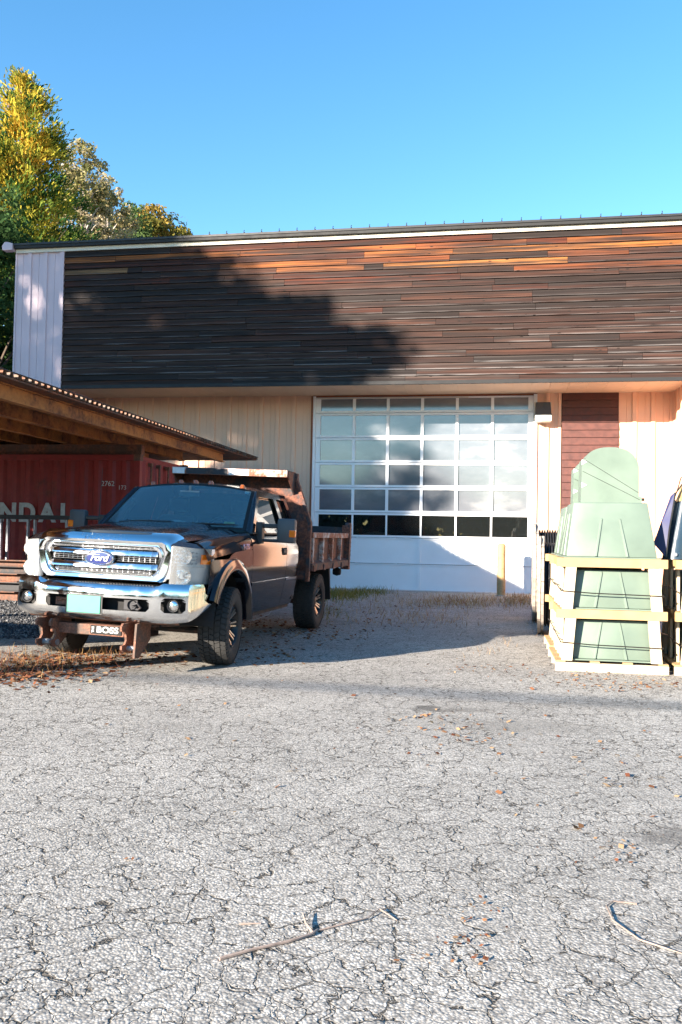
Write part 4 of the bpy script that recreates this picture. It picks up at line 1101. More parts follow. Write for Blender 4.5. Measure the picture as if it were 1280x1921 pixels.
m = MB(); m.box(-.80, .80, YB0 - .37, YB0 - .34, 2.075, 2.165); lip = m.build('shield_lip', 'rust_shield', BED)
for xa, xb_, mt in ((-.79, -.62, 'hinge_white'), (.0, .28, 'hinge_white'), (-.60, -.02, 'dark_steel')): MB().box(xa, xb_, YB0 - .374, YB0 - .371, 2.08, 2.16).build('shield_plate', mt, BED)
text_obj('arrow_mark', '\u2190\u2192' if False else '<+>', .06, 'dark_steel', BED, MT(Vector((.14, YB0 - .3755, 2.12))) @ RX, .0005)
def bedside(sg):
    s_ = lambda a: sg * a
    m = MB()
    m.box(min(s_(HW - .05), s_(HW - .035)), max(s_(HW - .05), s_(HW - .035)), YB0 + .05, YB1, .93, 1.36); SP = m.build('side_panel', 'rust_bed', BED)
    m = MB(); m.box(min(s_(HW - .05), s_(HW + .03)), max(s_(HW - .05), s_(HW + .03)), YB0 + .06, YB1 - .05, 1.30, 1.375); m.build('top_rail', 'rust_shield', BED, bevel=.006)
    m = MB(); m.hexa([(s_(HW - .04), YB0 + .06, .86), (s_(HW - .04), YB1 - .03, .86), (s_(HW + .04), YB1 - .03, .86), (s_(HW + .04), YB0 + .06, .86), (s_(HW - .04), YB0 + .06, .99), (s_(HW - .04), YB1 - .03, .99), (s_(HW + .04), YB1 - .03, .95), (s_(HW + .04), YB0 + .06, .95)]); m.build('bottom_rail', 'rust_bed', BED)
    for i, y in enumerate((YB0 + .14, YB0 + .72, YB0 + 1.30, YB0 + 1.88)):
        m = MB(); m.box(min(s_(HW - .035), s_(HW + .022)), max(s_(HW - .035), s_(HW + .022)), y - .035, y + .035, .96, 1.30); m.build('stake', 'rust_shield', BED)
        m = MB(); m.box(min(s_(HW - .0), s_(HW + .055)), max(s_(HW - .0), s_(HW + .055)), y - .05, y + .05, .85, .93); m.build('stake_pocket', 'rust_bed', BED)
    m = MB(); m.box(min(s_(HW - .08), s_(HW + .05)), max(s_(HW - .08), s_(HW + .05)), YB1 - .05, YB1 + .06, .80, 1.50); m.lathe([(0, -.05), (.045, -.04), (.045, .05), (0, .06)], 'x', 12, (s_(HW), YB1 + .01, 1.50)); m.build('corner_post', 'rust_bed', BED)
    m = MB()
    for i in range(17):
        z = 1.47 - i * .034; c_ = Vector((s_(HW + .03), YB1 + .10, z)); hz = i % 2
        pth = [c_ + Vector(((math.cos(a) * .011 if hz else 0), (0 if hz else math.cos(a) * .011), math.sin(a) * .024)) for a in [2 * math.pi * q / 8 for q in range(9)]]
        m.tube(pth, .0045, 5, False)
    m.build('chain', 'rusty_steel', BED)
    m = MB(); m.prism([(WB + .42, .86), (WB + .50, .86), (WB + .62, .38), (WB + .60, .38)], s_(.72), s_(1.03), 'x'); m.build('mud_flap', 'matt_black', BED)
    m = MB(); m.box(min(s_(.6), s_(1.0)), max(s_(.6), s_(1.0)), WB - .45, WB + .45, .845, .86); m.build('inner_fender', 'frame_black', BED)
mirror2(bedside)
m = MB(); m.box(-HW + .03, HW - .03, YB1 - .01, YB1 + .04, .93, 1.47)
for x in (-.6, 0, .6): m.box(x - .04, x + .04, YB1 + .04, YB1 + .075, .95, 1.45)
m.build('tailgate', 'dark_steel', BED)
m = MB(); m.lathe([(0, -.07), (.05, -.06), (.068, 0), (.05, .06), (0, .07)], 'x', 16, (HW - .12, YB1 - .12, .76)); m.box(HW - .14, HW - .10, YB1 - .14, YB1 - .10, .78, .87); m.build('tail_lamp', 'matt_black', BED, smooth=True)
m = MB(); m.box(.50, .62, YB0 + .12, YB0 + .24, .74, .86); m.build('bed_bracket', 'rust_shield', BED)

# ------------------------------------------------------------------ pallets with green covers
def make_pallet(loc, label):
    P_ = empty('pallet', loc, -PSI, label, 'pallet', 'pallets under the green covers')
    for y in (-.53, 0, .53): MB().box(-.55, .55, y - .02, y + .02, 0, .085).build('stringer', 'lumber_pale', P_)
    for i, x in enumerate((-.50, -.16, .16, .50)): MB().box(x - .045, x + .045, -.555, .555, .086, .104).build('deck_board', 'lumber', P_)
    return P_
def make_crate(loc, label):
    """timber frame: four leaning legs, rails round the top; origin at its foot"""
    C_ = empty('timber_frame', loc, -PSI, label, 'timber frame', 'timber frames round the green covers')
    h = .43
    for sx in (-1, 1):
        for sy in (-1, 1):
            m = MB(); a, b = .105, .095
            x0, x1 = sx * .50, sx * .395
            if sx > 0: x0, x1 = .485, .385
            m.hexa([(sx * .49 - sx * .105, sy * .525 - .02, 0), (sx * .49, sy * .525 - .02, 0), (sx * .49, sy * .525 + .02, 0), (sx * .49 - sx * .105, sy * .525 + .02, 0),
                    (sx * .455 - sx * .105, sy * .525 - .02, h - .002), (sx * .455, sy * .525 - .02, h - .002), (sx * .455, sy * .525 + .02, h - .002), (sx * .455 - sx * .105, sy * .525 + .02, h - .002)])
            m.build('leg', 'lumber_pale', C_)
    for sy in (-1, 1): MB().box(-.545, .535, sy * .525 - .022, sy * .525 + .022, h, h + .09).build('rail', 'lumber', C_)
    for sx in (-1, 1):
        MB().box(sx * .48 - .025, sx * .48 + .025, -.50, .50, h + .002, h + .088).build('cross_rail', 'lumber', C_)
        for yy in (-.28, .05, .33): MB().box(sx * .475 - .012, sx * .475 + .012, yy - .05, yy + .05, 0, h).build('side_slat', 'lumber_pale', C_)
    m = MB(); z = .155
    m.tube([(-.50, -.552, z + .03), (-.2, -.550, z + .012), (.2, -.550, z + .005), (.50, -.552, z)], .006, 5); m.tube([(-.50, -.552, z + .03), (-.515, .0, z + .08), (-.50, .55, z + .05)], .006, 5); m.tube([(.50, -.552, z), (.515, 0, z), (.50, .55, z)], .006, 5)
    m.build('steel_strap', 'steel_band', C_)
    return C_
def make_cover(loc, h, label, mat='green_paint', rz=-PSI, wb=.43, wt=.37, db=.465, dt=.43):
    C_ = empty('metal_cover', loc, rz, label, 'metal cover', 'green metal covers on the pallets')
    m = MB(); p = [(-wb, -db, .012), (wb, -db, .012), (wb, db, .012), (-wb, db, .012), (-wt, -dt, h), (wt, -dt, h), (wt, dt, h), (-wt, dt, h)]
    m.hexa(p); m.build('shell', mat, C_, bevel=.014, smooth=True)
    m = MB(); m.box(-wb - .03, wb + .03, -db - .04, db + .04, 0, .012); m.build('flange', mat, C_)
    for sx in (-1, 1):       # pressed ribs on the front and sides
        m = MB(); a0, a1 = sx * .155, sx * .09; t0, t1 = .02, h * (.73 if h > .5 else .985)
        def fy(z): return -db + (db - dt) * (z - .012) / (h - .012)
        m.hexa([(a0 - .020, fy(t0) + .01, t0), (a0 + .020, fy(t0) + .01, t0), (a0 + .008, fy(t0) - .016, t0), (a0 - .008, fy(t0) - .016, t0), (a1 - .016, fy(t1) + .01, t1), (a1 + .016, fy(t1) + .01, t1), (a1 + .006, fy(t1) - .012, t1 - .02), (a1 - .006, fy(t1) - .012, t1 - .02)])
        m.build('rib', mat, C_)
    for sy in (-.2, .2):
        m = MB(); fx = lambda z: -wb + (wb - wt) * (z - .012) / (h - .012)
        m.hexa([(fx(.02) + .01, sy - .014, .02), (fx(.02) + .01, sy + .014, .02), (fx(.02) - .01, sy + .009, .02), (fx(.02) - .01, sy - .009, .02), (fx(h * .8) + .01, sy * .6 - .012, h * .8), (fx(h * .8) + .01, sy * .6 + .012, h * .8), (fx(h * .8) - .007, sy * .6 + .006, h * .8), (fx(h * .8) - .007, sy * .6 - .006, h * .8)])
        m.build('rib', mat, C_)
    return C_
def make_arch(loc, label, rz=-PSI):
    """tall door panel with an arched head standing on its base plate"""
    A_ = empty('arched_panel', loc, rz, label, 'metal panel', 'arched green panels')
    hx = .30; zs_ = .40; ztop = .61
    pts = [(-hx, 0), (hx + .03, 0), (hx + .03, .075), (hx, .085)]
    n = 18
    for i in range(n + 1):
        a = math.radians(137) * i / n; cs_ = math.cos(a)
        pts.append((math.copysign(abs(cs_) ** .82, cs_) * hx, .36 + .25 * math.sin(a) ** .92 if i else .36))
    pts += [(pts[-1][0] - .012, pts[-1][1] - .02), (-hx + .045, zs_ + .078), (-hx + .012, zs_ + .078), (-hx + .008, zs_ + .03)]
    m = MB(); m.prism(pts, -.02, .02, 'y'); m.build('plate', 'green_paint', A_)
    m = MB(); m.prism([(p_[0] * 1.0, p_[1] + .0) for p_ in pts], .021, .30, 'y'); m.build('rounded_body', 'green_paint', A_)
    for z in (.42, .17):
        m = MB(); m.prism([(-hx + .005, z), (-hx + .062, z + .03), (-hx + .005, z + .055)], -.026, -.021, 'y'); m.lathe([(0, -.03), (.008, -.0285), (.008, -.026)], 'y', 8, (-hx + .03, 0, z + .028)); m.build('hinge', 'hinge_white', A_)
    for (x0_, z0_, x1_, z1_) in ((-.255, .470, .295, .12), (-.285, .35, .31, .045)):
        m = MB(); m.tube([(x0_, -.0215, z0_), (x1_, -.0215, z1_)], .0022, 4); m.build('crease', 'steel_band', A_)
    m = MB(); m.lathe([(0, 0), (.016, .0), (.016, .03), (0, .03)], 'x', 8, (hx + .028, 0, .05)); m.build('latch', 'steel_band', A_)
    return A_
def stack(u, v, who, top=True):
    c0 = B(u, v, 0)
    make_pallet(c0 + Vector((0, 0, 0)), 'pale wooden pallet at the foot of the ' + who + ' stack of green covers')
    make_cover(B(u, v, .106), .41, 'lowest sage green metal cover in the ' + who + ' stack')
    make_crate(B(u, v, .105), 'lower timber frame with steel strap in the ' + who + ' stack')
    make_cover(B(u, v, .627), .40, 'middle sage green metal cover in the ' + who + ' stack')
    make_crate(B(u, v, .626), 'upper timber frame with steel strap in the ' + who + ' stack')
    if top:
        make_cover(B(u + .0, v, 1.148), .575, 'uppermost sage green metal cover, open above its ribs, of the ' + who + ' stack', wb=.445, wt=.368, db=.48, dt=.36)
        make_arch(B(u + .04, v + .02, 1.725), 'arched sage green panel standing on top of the ' + who + ' stack')
stack(2.705, -11.66, 'front')
stack(2.73, -10.45, 'rear')
stack(3.86, -11.66, 'right hand', top=False)
# right hand stack: dark cover leaning over the gap, pale green one at the frame edge
make_cover(B(4.02, -11.66, 1.148), .90, 'sage green metal cover at the right edge of the picture on the right hand stack', wb=.43, wt=.33, db=.42, dt=.24)
D = empty('dark_cover', B(3.33, -11.62, 1.148), -PSI, 'dark navy metal cover with rope leaning in the gap beside the right hand green cover', 'metal cover')
m = MB(); m.grid(lambda t, a: (.06 + .10 * t - .13 * math.cos(a) * (1 - .30 * t), -.27 + .14 * (1 - math.sin(a)) + .10 * t, .62 * t), lin(0, 1, 5), [math.radians(q) for q in lin(10, 170, 10)]); m.build('curved_shell', 'dark_green_paint', D, smooth=True, solid=.008)
m = MB(); m.hexa([(-.17, -.24, .16), (-.06, -.30, .02), (-.05, -.27, .02), (-.16, -.21, .16), (.01, -.16, .66), (.045, -.20, .70), (.055, -.18, .70), (.02, -.14, .66)]); m.build('side_flap', 'tarp_blue', D)
m = MB(); m.tube([(-.055, -.30, .02), (-.02, -.27, .30), (.05, -.21, .68), (.13, -.2, .80), (.19, -.22, .98), (.26, -.2, 1.06)], .008, 6); m.tube([(.05, -.22, .66), (.10, -.22, .84), (.15, -.2, .90), (.12, -.2, .80)], .006, 6); m.build('rope', 'steel_band', D)
for bx, bz, br in ((.04, .05, .02), (.12, .045, .014)): MB().lathe([(0, 0), (br, 0), (br, .006), (br * .6, .01), (0, .01)], 'y', 10, (bx, -.285, bz)).build('bolt', 'galvanised', D)
m = MB(); m.prism([(.07, .60), (.17, .62), (.21, .86), (.15, .84)], -.16, -.11, 'y'); m.build('wood_wedge', 'lumber', D)

# ------------------------------------------------------------------ cable reels (seen edge-on)
def reel(loc, rz, rad, label, lean=0):
    R_ = empty('cable_reel', loc, rz, label, 'cable reel', 'wooden cable reels by the door')
    for k, x in enumerate((0, .62)):
        n = 9; wpl = 2 * rad / n
        for lay, (xa, xb_) in enumerate(((x - .045, x - .004), (x + .004, x + .04))):
            for i in range(n):
                a, b = -rad + i * wpl + .003, -rad + (i + 1) * wpl - .003
                ha, hb = math.sqrt(max(.001, rad * rad - a * a)), math.sqrt(max(.001, rad * rad - b * b))
                m = MB()
                if lay == 0: q = [(a, rad - ha), (b, rad - hb), (b, rad + hb), (a, rad + ha)]
                else: q = [(-ha, rad + a), (-hb, rad + b), (hb, rad + b), (ha, rad + a)]
                m.prism(q, xa, xb_, 'x'); m.build('flange_plank', 'old_wood', R_)
    MB().lathe([(rad * .35, .04), (rad * .35, .58)], 'x', 20, (0, 0, rad)).build('drum', 'old_wood', R_)
    prof = []
    for i in range(13):
        a = .045 + i * .041; prof += [(rad * .80, a), (rad * .86, a + .012), (rad * .86, a + .026), (rad * .80, a + .038)]
    MB().lathe(prof, 'x', 28, (0, 0, rad)).build('cable_winding', 'cable_black', R_, smooth=True)
    m = MB(); m.prism([(-.35, rad * .9), (-.20, rad * .9), (-.20, rad * 1.1), (-.35, rad * 1.1)], -.052, -.047, 'x'); m.build('red_tag', 'red_lens', R_)
    R_.rotation_euler = (0, lean, rz)
    return R_
vdir = lambda p: math.atan2(-p.x, p.y)
p1 = B(2.20, -8.75, 0); reel(p1, -.235, .69, 'weathered wooden cable reel with black cable just behind the rear green stack')
p2 = B(2.21, -6.9, 0); reel(p2, -.205, .80, 'taller weathered wooden cable reel nearer to the overhead door')

# ------------------------------------------------------------------ trees
def ico_dirs(n):
    d = rng.normal(size=(n, 3)); return d / np.linalg.norm(d, axis=1, keepdims=True)
def leaf_axes(n, s, flat=.0):
    a = ico_dirs(n); b = np.cross(a, ico_dirs(n)); b /= np.linalg.norm(b, axis=1, keepdims=True) + 1e-6
    sc = s * rng.uniform(.6, 1.3, (n, 1)); return a * sc, b * sc * .6
def conifer(loc, H, Rb, label, z0=2.0, n_whorl=46, per=9, leaf=.055, yellow=.6, name='pine_tree'):
    T_ = empty(name, loc, 0, label, 'tree')
    MB().tube([(0, 0, -.3), (.05, .02, H * .35), (0, .05, H * .7), (.03, 0, H * .98)], [H * .014, H * .011, H * .006, .02], 10).build('trunk', 'bark', T_, smooth=True)
    C, A_, B_, Tt = [], [], [], []
    br = MB()
    for i in range(n_whorl):
        t = (i + rng.uniform(-.3, .3)) / n_whorl; z = z0 + (H - z0) * t
        for j in range(per if t < .8 else 6):
            az = rng.uniform(0, 2 * math.pi); ln = Rb * (1 - t) ** .72 * rng.uniform(.55, 1.15) + .22
            up = .15 + .55 * t; d = np.array([math.cos(az), math.sin(az), up]); d /= np.linalg.norm(d)
            tip = np.array([0, 0, z]) + d * ln + np.array([0, 0, ln * .12])
            if ln > .8 and rng.random() < .35: br.tube([(0, 0, z), tuple(tip * .97 + np.array([0, 0, z]) * .03)], [.035 * ln / 3 + .008, .006], 4, False)
            ncl = max(3, int(ln * 4.2)); clt = rng.uniform(-.2, .2)
            for q in range(ncl):
                f = .25 + .75 * (q + rng.random()) / ncl
                c = np.array([0, 0, z]) + (tip - np.array([0, 0, z])) * f + rng.normal(size=3) * .16 * ln * .35
                m_ = 34
                pts = c + rng.normal(size=(m_, 3)) * np.array([.19, .19, .14])
                a = ico_dirs(m_) * .6 + d * .9 + np.array([0, 0, .25]); a /= np.linalg.norm(a, axis=1, keepdims=True)
                b = np.cross(a, ico_dirs(m_)); b /= np.linalg.norm(b, axis=1, keepdims=True)
                C.append(pts); A_.append(a * leaf * 1.5 * rng.uniform(.6, 1.3, (m_, 1))); B_.append(b * leaf * .42)
                # older inner needles have yellowed, shoot tips are green
                tt = yellow * (.12 + 1.0 * min(1, t * 1.25)) * (1.15 - .75 * max(0, f - .55) * 2) + clt + rng.normal() * .12
                Tt.append(np.clip(tt + rng.normal(size=m_) * .06, 0, 1))
    quads('crown', np.vstack(C), np.vstack(A_), np.vstack(B_), np.concatenate(Tt), 'pine_needles', T_)
    if br.v: br.build('branches', 'bark', T_)
    return T_
def broadleaf(loc, H, rx, rz, zc, label, mat, name, nclump=90, per=260, leaf=.07, bark='bark', tint=(.5, .25), open_=.0, lobes=None, rclump=.75):
    T_ = empty(name, loc, 0, label, 'tree')
    tr = MB(); tr.tube([(0, 0, -.3), (.08, .05, zc * .5), (-.05, .08, zc), (.05, 0, zc + rz * .6)], [H * .016, H * .013, H * .008, .03], 10)
    C, A_, B_, Tt = [], [], [], []
    cl = []
    for i in range(nclump):
        d = ico_dirs(1)[0]; r = rng.uniform(.35, 1.0) ** .5
        c = np.array([d[0] * rx * r, d[1] * rx * r, zc + d[2] * rz * r]); cl.append(c)
    for (lx, ly, lz, lr, ln_) in (lobes or []):
        for i in range(ln_):
            d = ico_dirs(1)[0] * rng.uniform(.2, 1); cl.append(np.array([lx, ly, lz]) + d * lr)
    for i, c in enumerate(cl):
        if i % 3 == 0: tr.tube([(0, 0, max(1, c[2] - abs(c[0]) * .8 - 1.0)), tuple(c * .6 + np.array([0, 0, c[2] * .38])), tuple(c)], [.06, .03, .008], 5, False)
        rc = rclump * rng.uniform(.55, 1.15); m_ = int(per * rng.uniform(.6, 1.3))
        d = ico_dirs(m_); p = c + d * rc * rng.uniform(.25, 1, (m_, 1)) ** .6 * np.array([1, 1, .75])
        a, b = leaf_axes(m_, leaf); C.append(p); A_.append(a); B_.append(b)
        Tt.append(np.clip(rng.normal(tint[0], tint[1] * .7) + rng.normal(size=m_) * tint[1] * .5, 0, 1))
    quads('crown', np.vstack(C), np.vstack(A_), np.vstack(B_), np.concatenate(Tt), mat, T_)
    tr.build('trunk', bark, T_, smooth=True)
    return T_
def at(px, py, depth):
    x = (px - 640) / F_PX; y = -(py - 960.5) / F_PX
    d = FW + RT * x + UP * y; return Vector((0, 0, CAM_H)) + d * (depth / d.y)
q = at(46, 146, 34); conifer((q.x, q.y, 0), q.z, 5.4, 'tall pine with yellow and green needles at the left edge', yellow=.70)
q = at(160, 255, 41); broadleaf((q.x, q.y, 0), q.z, 1.5, 5.2, q.z - 5.3, 'slender pale leaved poplar right of the tall pine', 'poplar_leaves', 'poplar_tree', 260, 75, .06, 'pale_bark', (.5, .35), rclump=.42)
q = at(205, 330, 44); broadleaf((q.x, q.y, 0), q.z, 1.6, 4.0, q.z - 4.0, 'shorter thin poplar with sparse bleached leaves beside the slender one', 'poplar_leaves', 'poplar_tree', 150, 60, .06, 'pale_bark', (.6, .3), rclump=.42)
q = at(283, 412, 62); broadleaf((q.x, q.y, 0), q.z, 3.6, 4.2, q.z - 3.8, 'round yellow green autumn tree peeking over the warehouse roof', 'autumn_leaves', 'autumn_tree', 150, 170, .10, tint=(.5, .3), rclump=1.0)
q = at(228, 372, 52); broadleaf((q.x, q.y, 0), q.z, 2.3, 5.0, q.z - 5.0, 'grey green tree between the pine and the round autumn tree', 'green_leaves', 'broadleaf_tree', 120, 120, .08, tint=(.85, .25), rclump=.9)
q = at(40, 375, 27.5); broadleaf((q.x - 1.0, q.y, 0), q.z, 2.5, 4.6, q.z - 4.6, 'dark green leafy tree standing left of the warehouse corner', 'green_leaves', 'broadleaf_tree', 130, 230, .065, tint=(.5, .25))
q = at(30, 620, 30); broadleaf((q.x - .5, q.y + 1, 0), 8.5, 3.0, 3.8, 4.6, 'low dark green bushy tree behind the shed roof', 'green_leaves', 'bushy_tree', 100, 200, .075, tint=(.35, .25))
# trees behind the photographer; their shadows fall on the facade
q = B(-28.9, -25.7); broadleaf((q.x, q.y, 0), 21, 5.0, 7.0, 13.5, 'tall broadleaf tree left behind the viewpoint, shading the left of the facade', 'green_leaves', 'shade_tree', 190, 120, .15, tint=(.5, .25), rclump=1.05)
q = B(-32.3, -24.5); broadleaf((q.x, q.y, 0), 19, 4.0, 7.5, 11.0, 'far left broadleaf tree in the row behind the viewpoint', 'green_leaves', 'shade_tree', 220, 190, .15, tint=(.5, .25), rclump=1.0)
q = B(-23.6, -25.7); broadleaf((q.x, q.y, 0), 16.4, 2.3, 4.4, 12.0, 'smaller broadleaf tree behind the viewpoint beside the tall one', 'green_leaves', 'shade_tree', 85, 90, .12, tint=(.5, .25), rclump=.75, lobes=[(1.5, .2, 15.2, .9, 11), (2.7, .4, 14.4, .7, 5), (3.8, .6, 14.2, .6, 4), (-2.0, 1.0, 15.2, 1.2, 6)])

# wood closing off the yard behind the viewpoint (seen only in reflections)
nW = 26000; az = rng.uniform(math.radians(150), math.radians(395), nW); rw = rng.uniform(52, 64, nW); ht = 6.5 + 2.5 * np.sin(az * 9) + 1.5 * np.sin(az * 23 + 1)
C = np.column_stack([np.cos(az) * rw, np.sin(az) * rw + 4, ht * rng.uniform(0, 1, nW) ** .8]); a_, b_ = leaf_axes(nW, .55)
tag(quads('distant_wood', C, a_, b_, rng.normal(.35, .25, nW), 'green_leaves'), 'far dark wood closing off the yard behind the viewpoint', None, kind='stuff')
# overhead line behind the viewpoint: its shadow crosses the yard
for i, u in enumerate((-34, 22)):
    q = B(u, -29.3); P_ = empty('utility_pole', q, -PSI, ('utility pole at the left end of the overhead line', 'utility pole at the right end of the overhead line')[i], 'pole', 'utility poles')
    MB().tube([(0, 0, -.5), (0, 0, 7.2)], [.15, .11], 12).build('mast', 'wood_pole', P_, smooth=True); MB().box(-.05, .05, -.8, .8, 6.7, 6.82).build('cross_arm', 'wood_pole', P_)
m = MB(); m.tube([tuple(B(u, -29.1 - .2 * (u + 34) / 56 - .0, 6.35 - .45 * (1 - ((u + 6) / 28) ** 2))) for u in np.linspace(-34, 22, 25)], .032, 6)
tag(m.build('overhead_cable', 'cable_black'), 'thick overhead cable strung between the utility poles', 'cable')

# ------------------------------------------------------------------ small stuff on the ground
def litter(name, mat, pts, size, label, tint=(.5, .25), lift=.004, curl=.35):
    n = len(pts); z = gz(pts[:, 0], pts[:, 1]) + lift + rng.uniform(0, .008, n)
    C = np.column_stack([pts, z]); az = rng.uniform(0, 2 * math.pi, n); s = size * rng.uniform(.5, 1.4, n)
    A_ = np.column_stack([np.cos(az) * s, np.sin(az) * s, rng.normal(0, curl * .5, n) * s]); B_ = np.column_stack([-np.sin(az) * s * .6, np.cos(az) * s * .6, rng.normal(0, curl, n) * s * .6])
    o = quads(name, C, A_, B_, rng.normal(tint[0], tint[1], n), mat, dia=True); tag(o, label, None, kind='stuff'); return o
def gauss(px, py, sx, sy, n):
    g = np.array([(lambda q: (q.x, q.y))(ground_at(px + rng.normal() * sx, py + rng.normal() * sy)) for _ in range(n)]); return g
def ground_at(px, py):
    py = max(py, 1100)
    x = (px - 640) / F_PX; y = -(py - 960.5) / F_PX; d = FW + RT * x + UP * y
    return Vector((0, 0, CAM_H)) + d * (CAM_H / -d.z)
P_ = [gauss(95, 1262, 60, 11, 620), gauss(30, 1278, 40, 10, 320), gauss(180, 1242, 60, 8, 420), gauss(330, 1232, 40, 8, 70), gauss(560, 1190, 60, 9, 260), gauss(510, 1225, 40, 12, 90), gauss(480, 1165, 30, 7, 120), gauss(640, 1165, 60, 20, 90), gauss(700, 1150, 70, 20, 60)]
litter('leaf_litter', 'litter', np.vstack(P_), .030, 'brown fallen leaves drifted around the truck and along the asphalt edge', (.45, .3))
P_ = [gauss(830, 1355, 60, 12, 60), gauss(900, 1390, 80, 15, 30), gauss(1190, 1285, 70, 8, 150), gauss(900, 1252, 60, 6, 50), gauss(1100, 1430, 120, 60, 40), gauss(1160, 1585, 15, 4, 8), gauss(240, 1613, 6, 3, 3), gauss(350, 1387, 5, 3, 3), gauss(1085, 1555, 5, 3, 3), gauss(640, 1350, 300, 60, 40), gauss(1110, 1270, 80, 6, 60)]
litter('scattered_leaves', 'litter', np.vstack(P_), .019, 'loose dry leaves and needles scattered over the sunlit asphalt', (.7, .25))
litter('debris_specks', 'litter', np.vstack([gauss(885, 1760, 22, 35, 34), gauss(900, 1715, 30, 12, 12), gauss(790, 1800, 40, 15, 10), gauss(1150, 1600, 60, 20, 16)]), .009, 'small dry needles and leaf scraps in the near foreground', (.6, .25))
def grass(name, mat, pts, h, label, tint, lean=.4, wd=.0025):
    n = len(pts); z = gz(pts[:, 0], pts[:, 1]); hh = h * rng.uniform(.3, 1.3, n)
    base = np.column_stack([pts, z - .005]); tip = base + np.column_stack([rng.normal(0, lean, n) * hh, rng.normal(0, lean, n) * hh, hh])
    mid = (base + tip) / 2 + np.column_stack([rng.normal(0, .04, n) * hh, rng.normal(0, .04, n) * hh, hh * .08]); az = rng.uniform(0, math.pi, n)
    w_ = np.column_stack([np.cos(az), np.sin(az), np.zeros(n)]) * wd
    V = np.stack([base - w_, base + w_, mid + w_ * .7, mid - w_ * .7, tip + w_ * .15, tip - w_ * .15], 1).reshape(-1, 3)
    k = np.arange(n)[:, None] * 6; Fc = np.concatenate([k + np.array([0, 1, 2, 3]), k + np.array([3, 2, 4, 5])])
    o = raw(name, V, Fc, np.repeat(rng.normal(tint[0], tint[1], n), 6), mat); tag(o, label, None, kind='stuff'); return o
grass('dry_grass', 'dry_grass', np.vstack([gauss(90, 1250, 70, 10, 260), gauss(20, 1260, 40, 11, 220), gauss(200, 1232, 50, 7, 160)]), .10, 'reddish dry grass in front of the truck at the left', (.35, .28))
grass('dry_grass_strip', 'dry_grass', np.vstack([gauss(860, 1131, 60, 6, 1500), gauss(975, 1128, 20, 6, 700), gauss(800, 1160, 50, 10, 250), gauss(700, 1150, 50, 15, 200)]), .10, 'golden dry grass growing in front of the overhead door', (.62, .25), wd=.004)
grass('weed_tufts', 'green_tuft', np.vstack([gauss(645, 1118, 25, 5, 900), gauss(700, 1112, 20, 3, 250), gauss(600, 1150, 20, 8, 200)]), .14, 'yellow green weeds by the door behind the truck', (.5, .25), wd=.006)
grass('weed_stalks', 'dry_grass', np.vstack([gauss(900, 1222, 25, 4, 14), gauss(945, 1208, 12, 5, 14), gauss(880, 1228, 20, 3, 8), gauss(1000, 1170, 10, 12, 50)]), .08, 'thin pale dry stalks at the edge of the shadow', (.6, .15), .3)
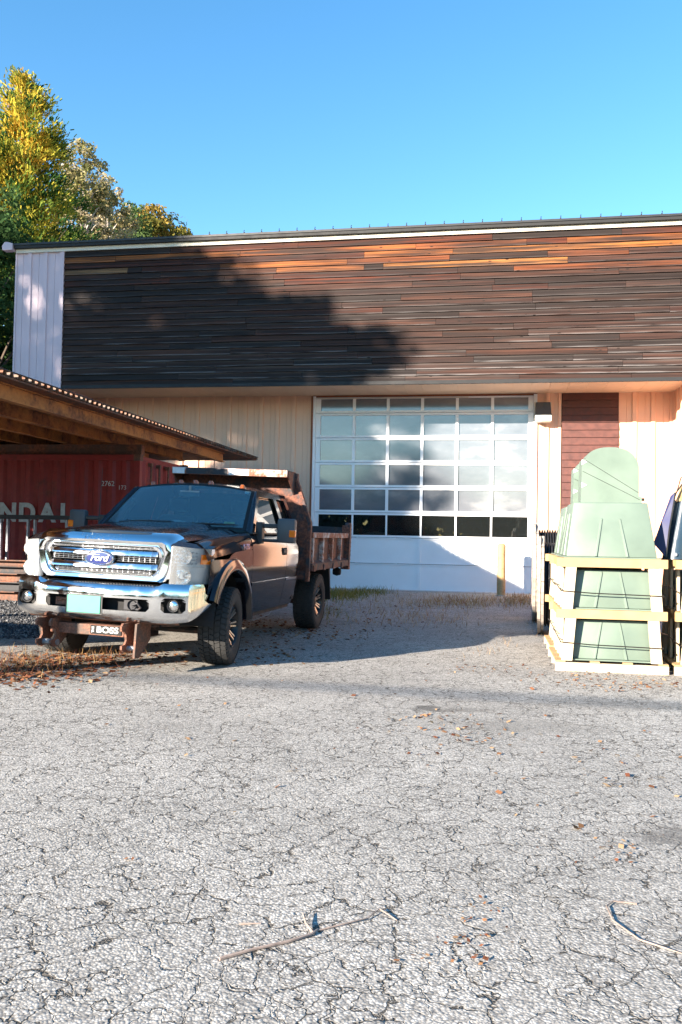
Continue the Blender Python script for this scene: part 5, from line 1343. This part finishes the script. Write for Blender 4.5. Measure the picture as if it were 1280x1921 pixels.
# gravel bed left of the truck
poly = [(-3.6, 9.75), (-3.15, 11.0), (-3.3, 14.0), (-4.2, 17.5), (-14, 19), (-14, 9.6), (-5.5, 9.5)]
def inpoly(P, poly):
    x, y = P[:, 0], P[:, 1]; r = np.zeros(len(P), bool); j = len(poly) - 1
    for i in range(len(poly)):
        xi, yi = poly[i]; xj, yj = poly[j]
        c = ((yi > y) != (yj > y)) & (x < (xj - xi) * (y - yi) / (yj - yi + 1e-9) + xi); r ^= c; j = i
    return r
gp = np.column_stack([rng.uniform(-9, -3, 60000), rng.uniform(9.4, 17, 60000)]); gp = gp[inpoly(gp, poly)]
gp = gp[rng.random(len(gp)) < np.clip(1.6 - (gp[:, 1] - 9.5) / 6, .25, 1)][:22000]
n = len(gp); zz = gz(gp[:, 0], gp[:, 1]); s = rng.uniform(.008, .024, n)
oct_ = np.array([(1, 0, 0), (0, 1, 0), (-1, 0, 0), (0, -1, 0), (0, 0, .8), (0, 0, -.8)])
rot = rng.uniform(0, 6.28, n); cs, sn = np.cos(rot), np.sin(rot)
V = np.empty((n, 6, 3))
jit = oct_[None] * rng.uniform(.65, 1.3, (n, 6, 1)) * s[:, None, None]
V[..., 0] = jit[..., 0] * cs[:, None] - jit[..., 1] * sn[:, None] + gp[:, :1]; V[..., 1] = jit[..., 0] * sn[:, None] + jit[..., 1] * cs[:, None] + gp[:, 1:2]; V[..., 2] = jit[..., 2] + (zz + .006)[:, None]
k = np.arange(n)[:, None] * 6
Fc = np.concatenate([k + np.array(t_) for t_ in ((0, 1, 4), (1, 2, 4), (2, 3, 4), (3, 0, 4), (1, 0, 5), (2, 1, 5), (3, 2, 5), (0, 3, 5))])
tag(raw('gravel', V.reshape(-1, 3), Fc, np.repeat(rng.beta(1.3, 2.2, n), 6), 'pebble'), 'dark bluish gravel between the truck and the red container', None, kind='stuff')
# twigs
def twig(name, paths, label):
    m = MB()
    for pth, r in paths:
        pts = [ground_at(a, b) + Vector((0, 0, r * .8 + hz * .4)) for a, b, hz in pth]; m.tube(pts, [r] + [r * .8] * (len(pts) - 2) + [r * .4], 6)
    tag(m.build(name, 'twig_wood', smooth=True), label, 'twig')
twig('fallen_branch', [([(412, 1802, 0), (470, 1786, .004), (540, 1770, .003), (585, 1757, .008), (597, 1747, .006)], .0065), ([(597, 1748, .004), (640, 1738, .008), (690, 1726, .01), (712, 1711, .02), (745, 1728, .0)], .0035), ([(588, 1754, .006), (574, 1738, .02), (568, 1722, .035)], .0045)], 'forked bare branch lying on the asphalt in the foreground')
twig('bent_twig', [([(1195, 1697, .0), (1150, 1694, .012), (1138, 1704, .015), (1150, 1730, .01), (1200, 1765, .004), (1245, 1780, .004), (1285, 1792, 0)], .0035)], 'long thin bent twig on the asphalt at the right edge')
twig('straight_twig', [([(450, 1735, 0), (490, 1735, .006)], .004)], 'short straw coloured twig lying left of the forked branch')
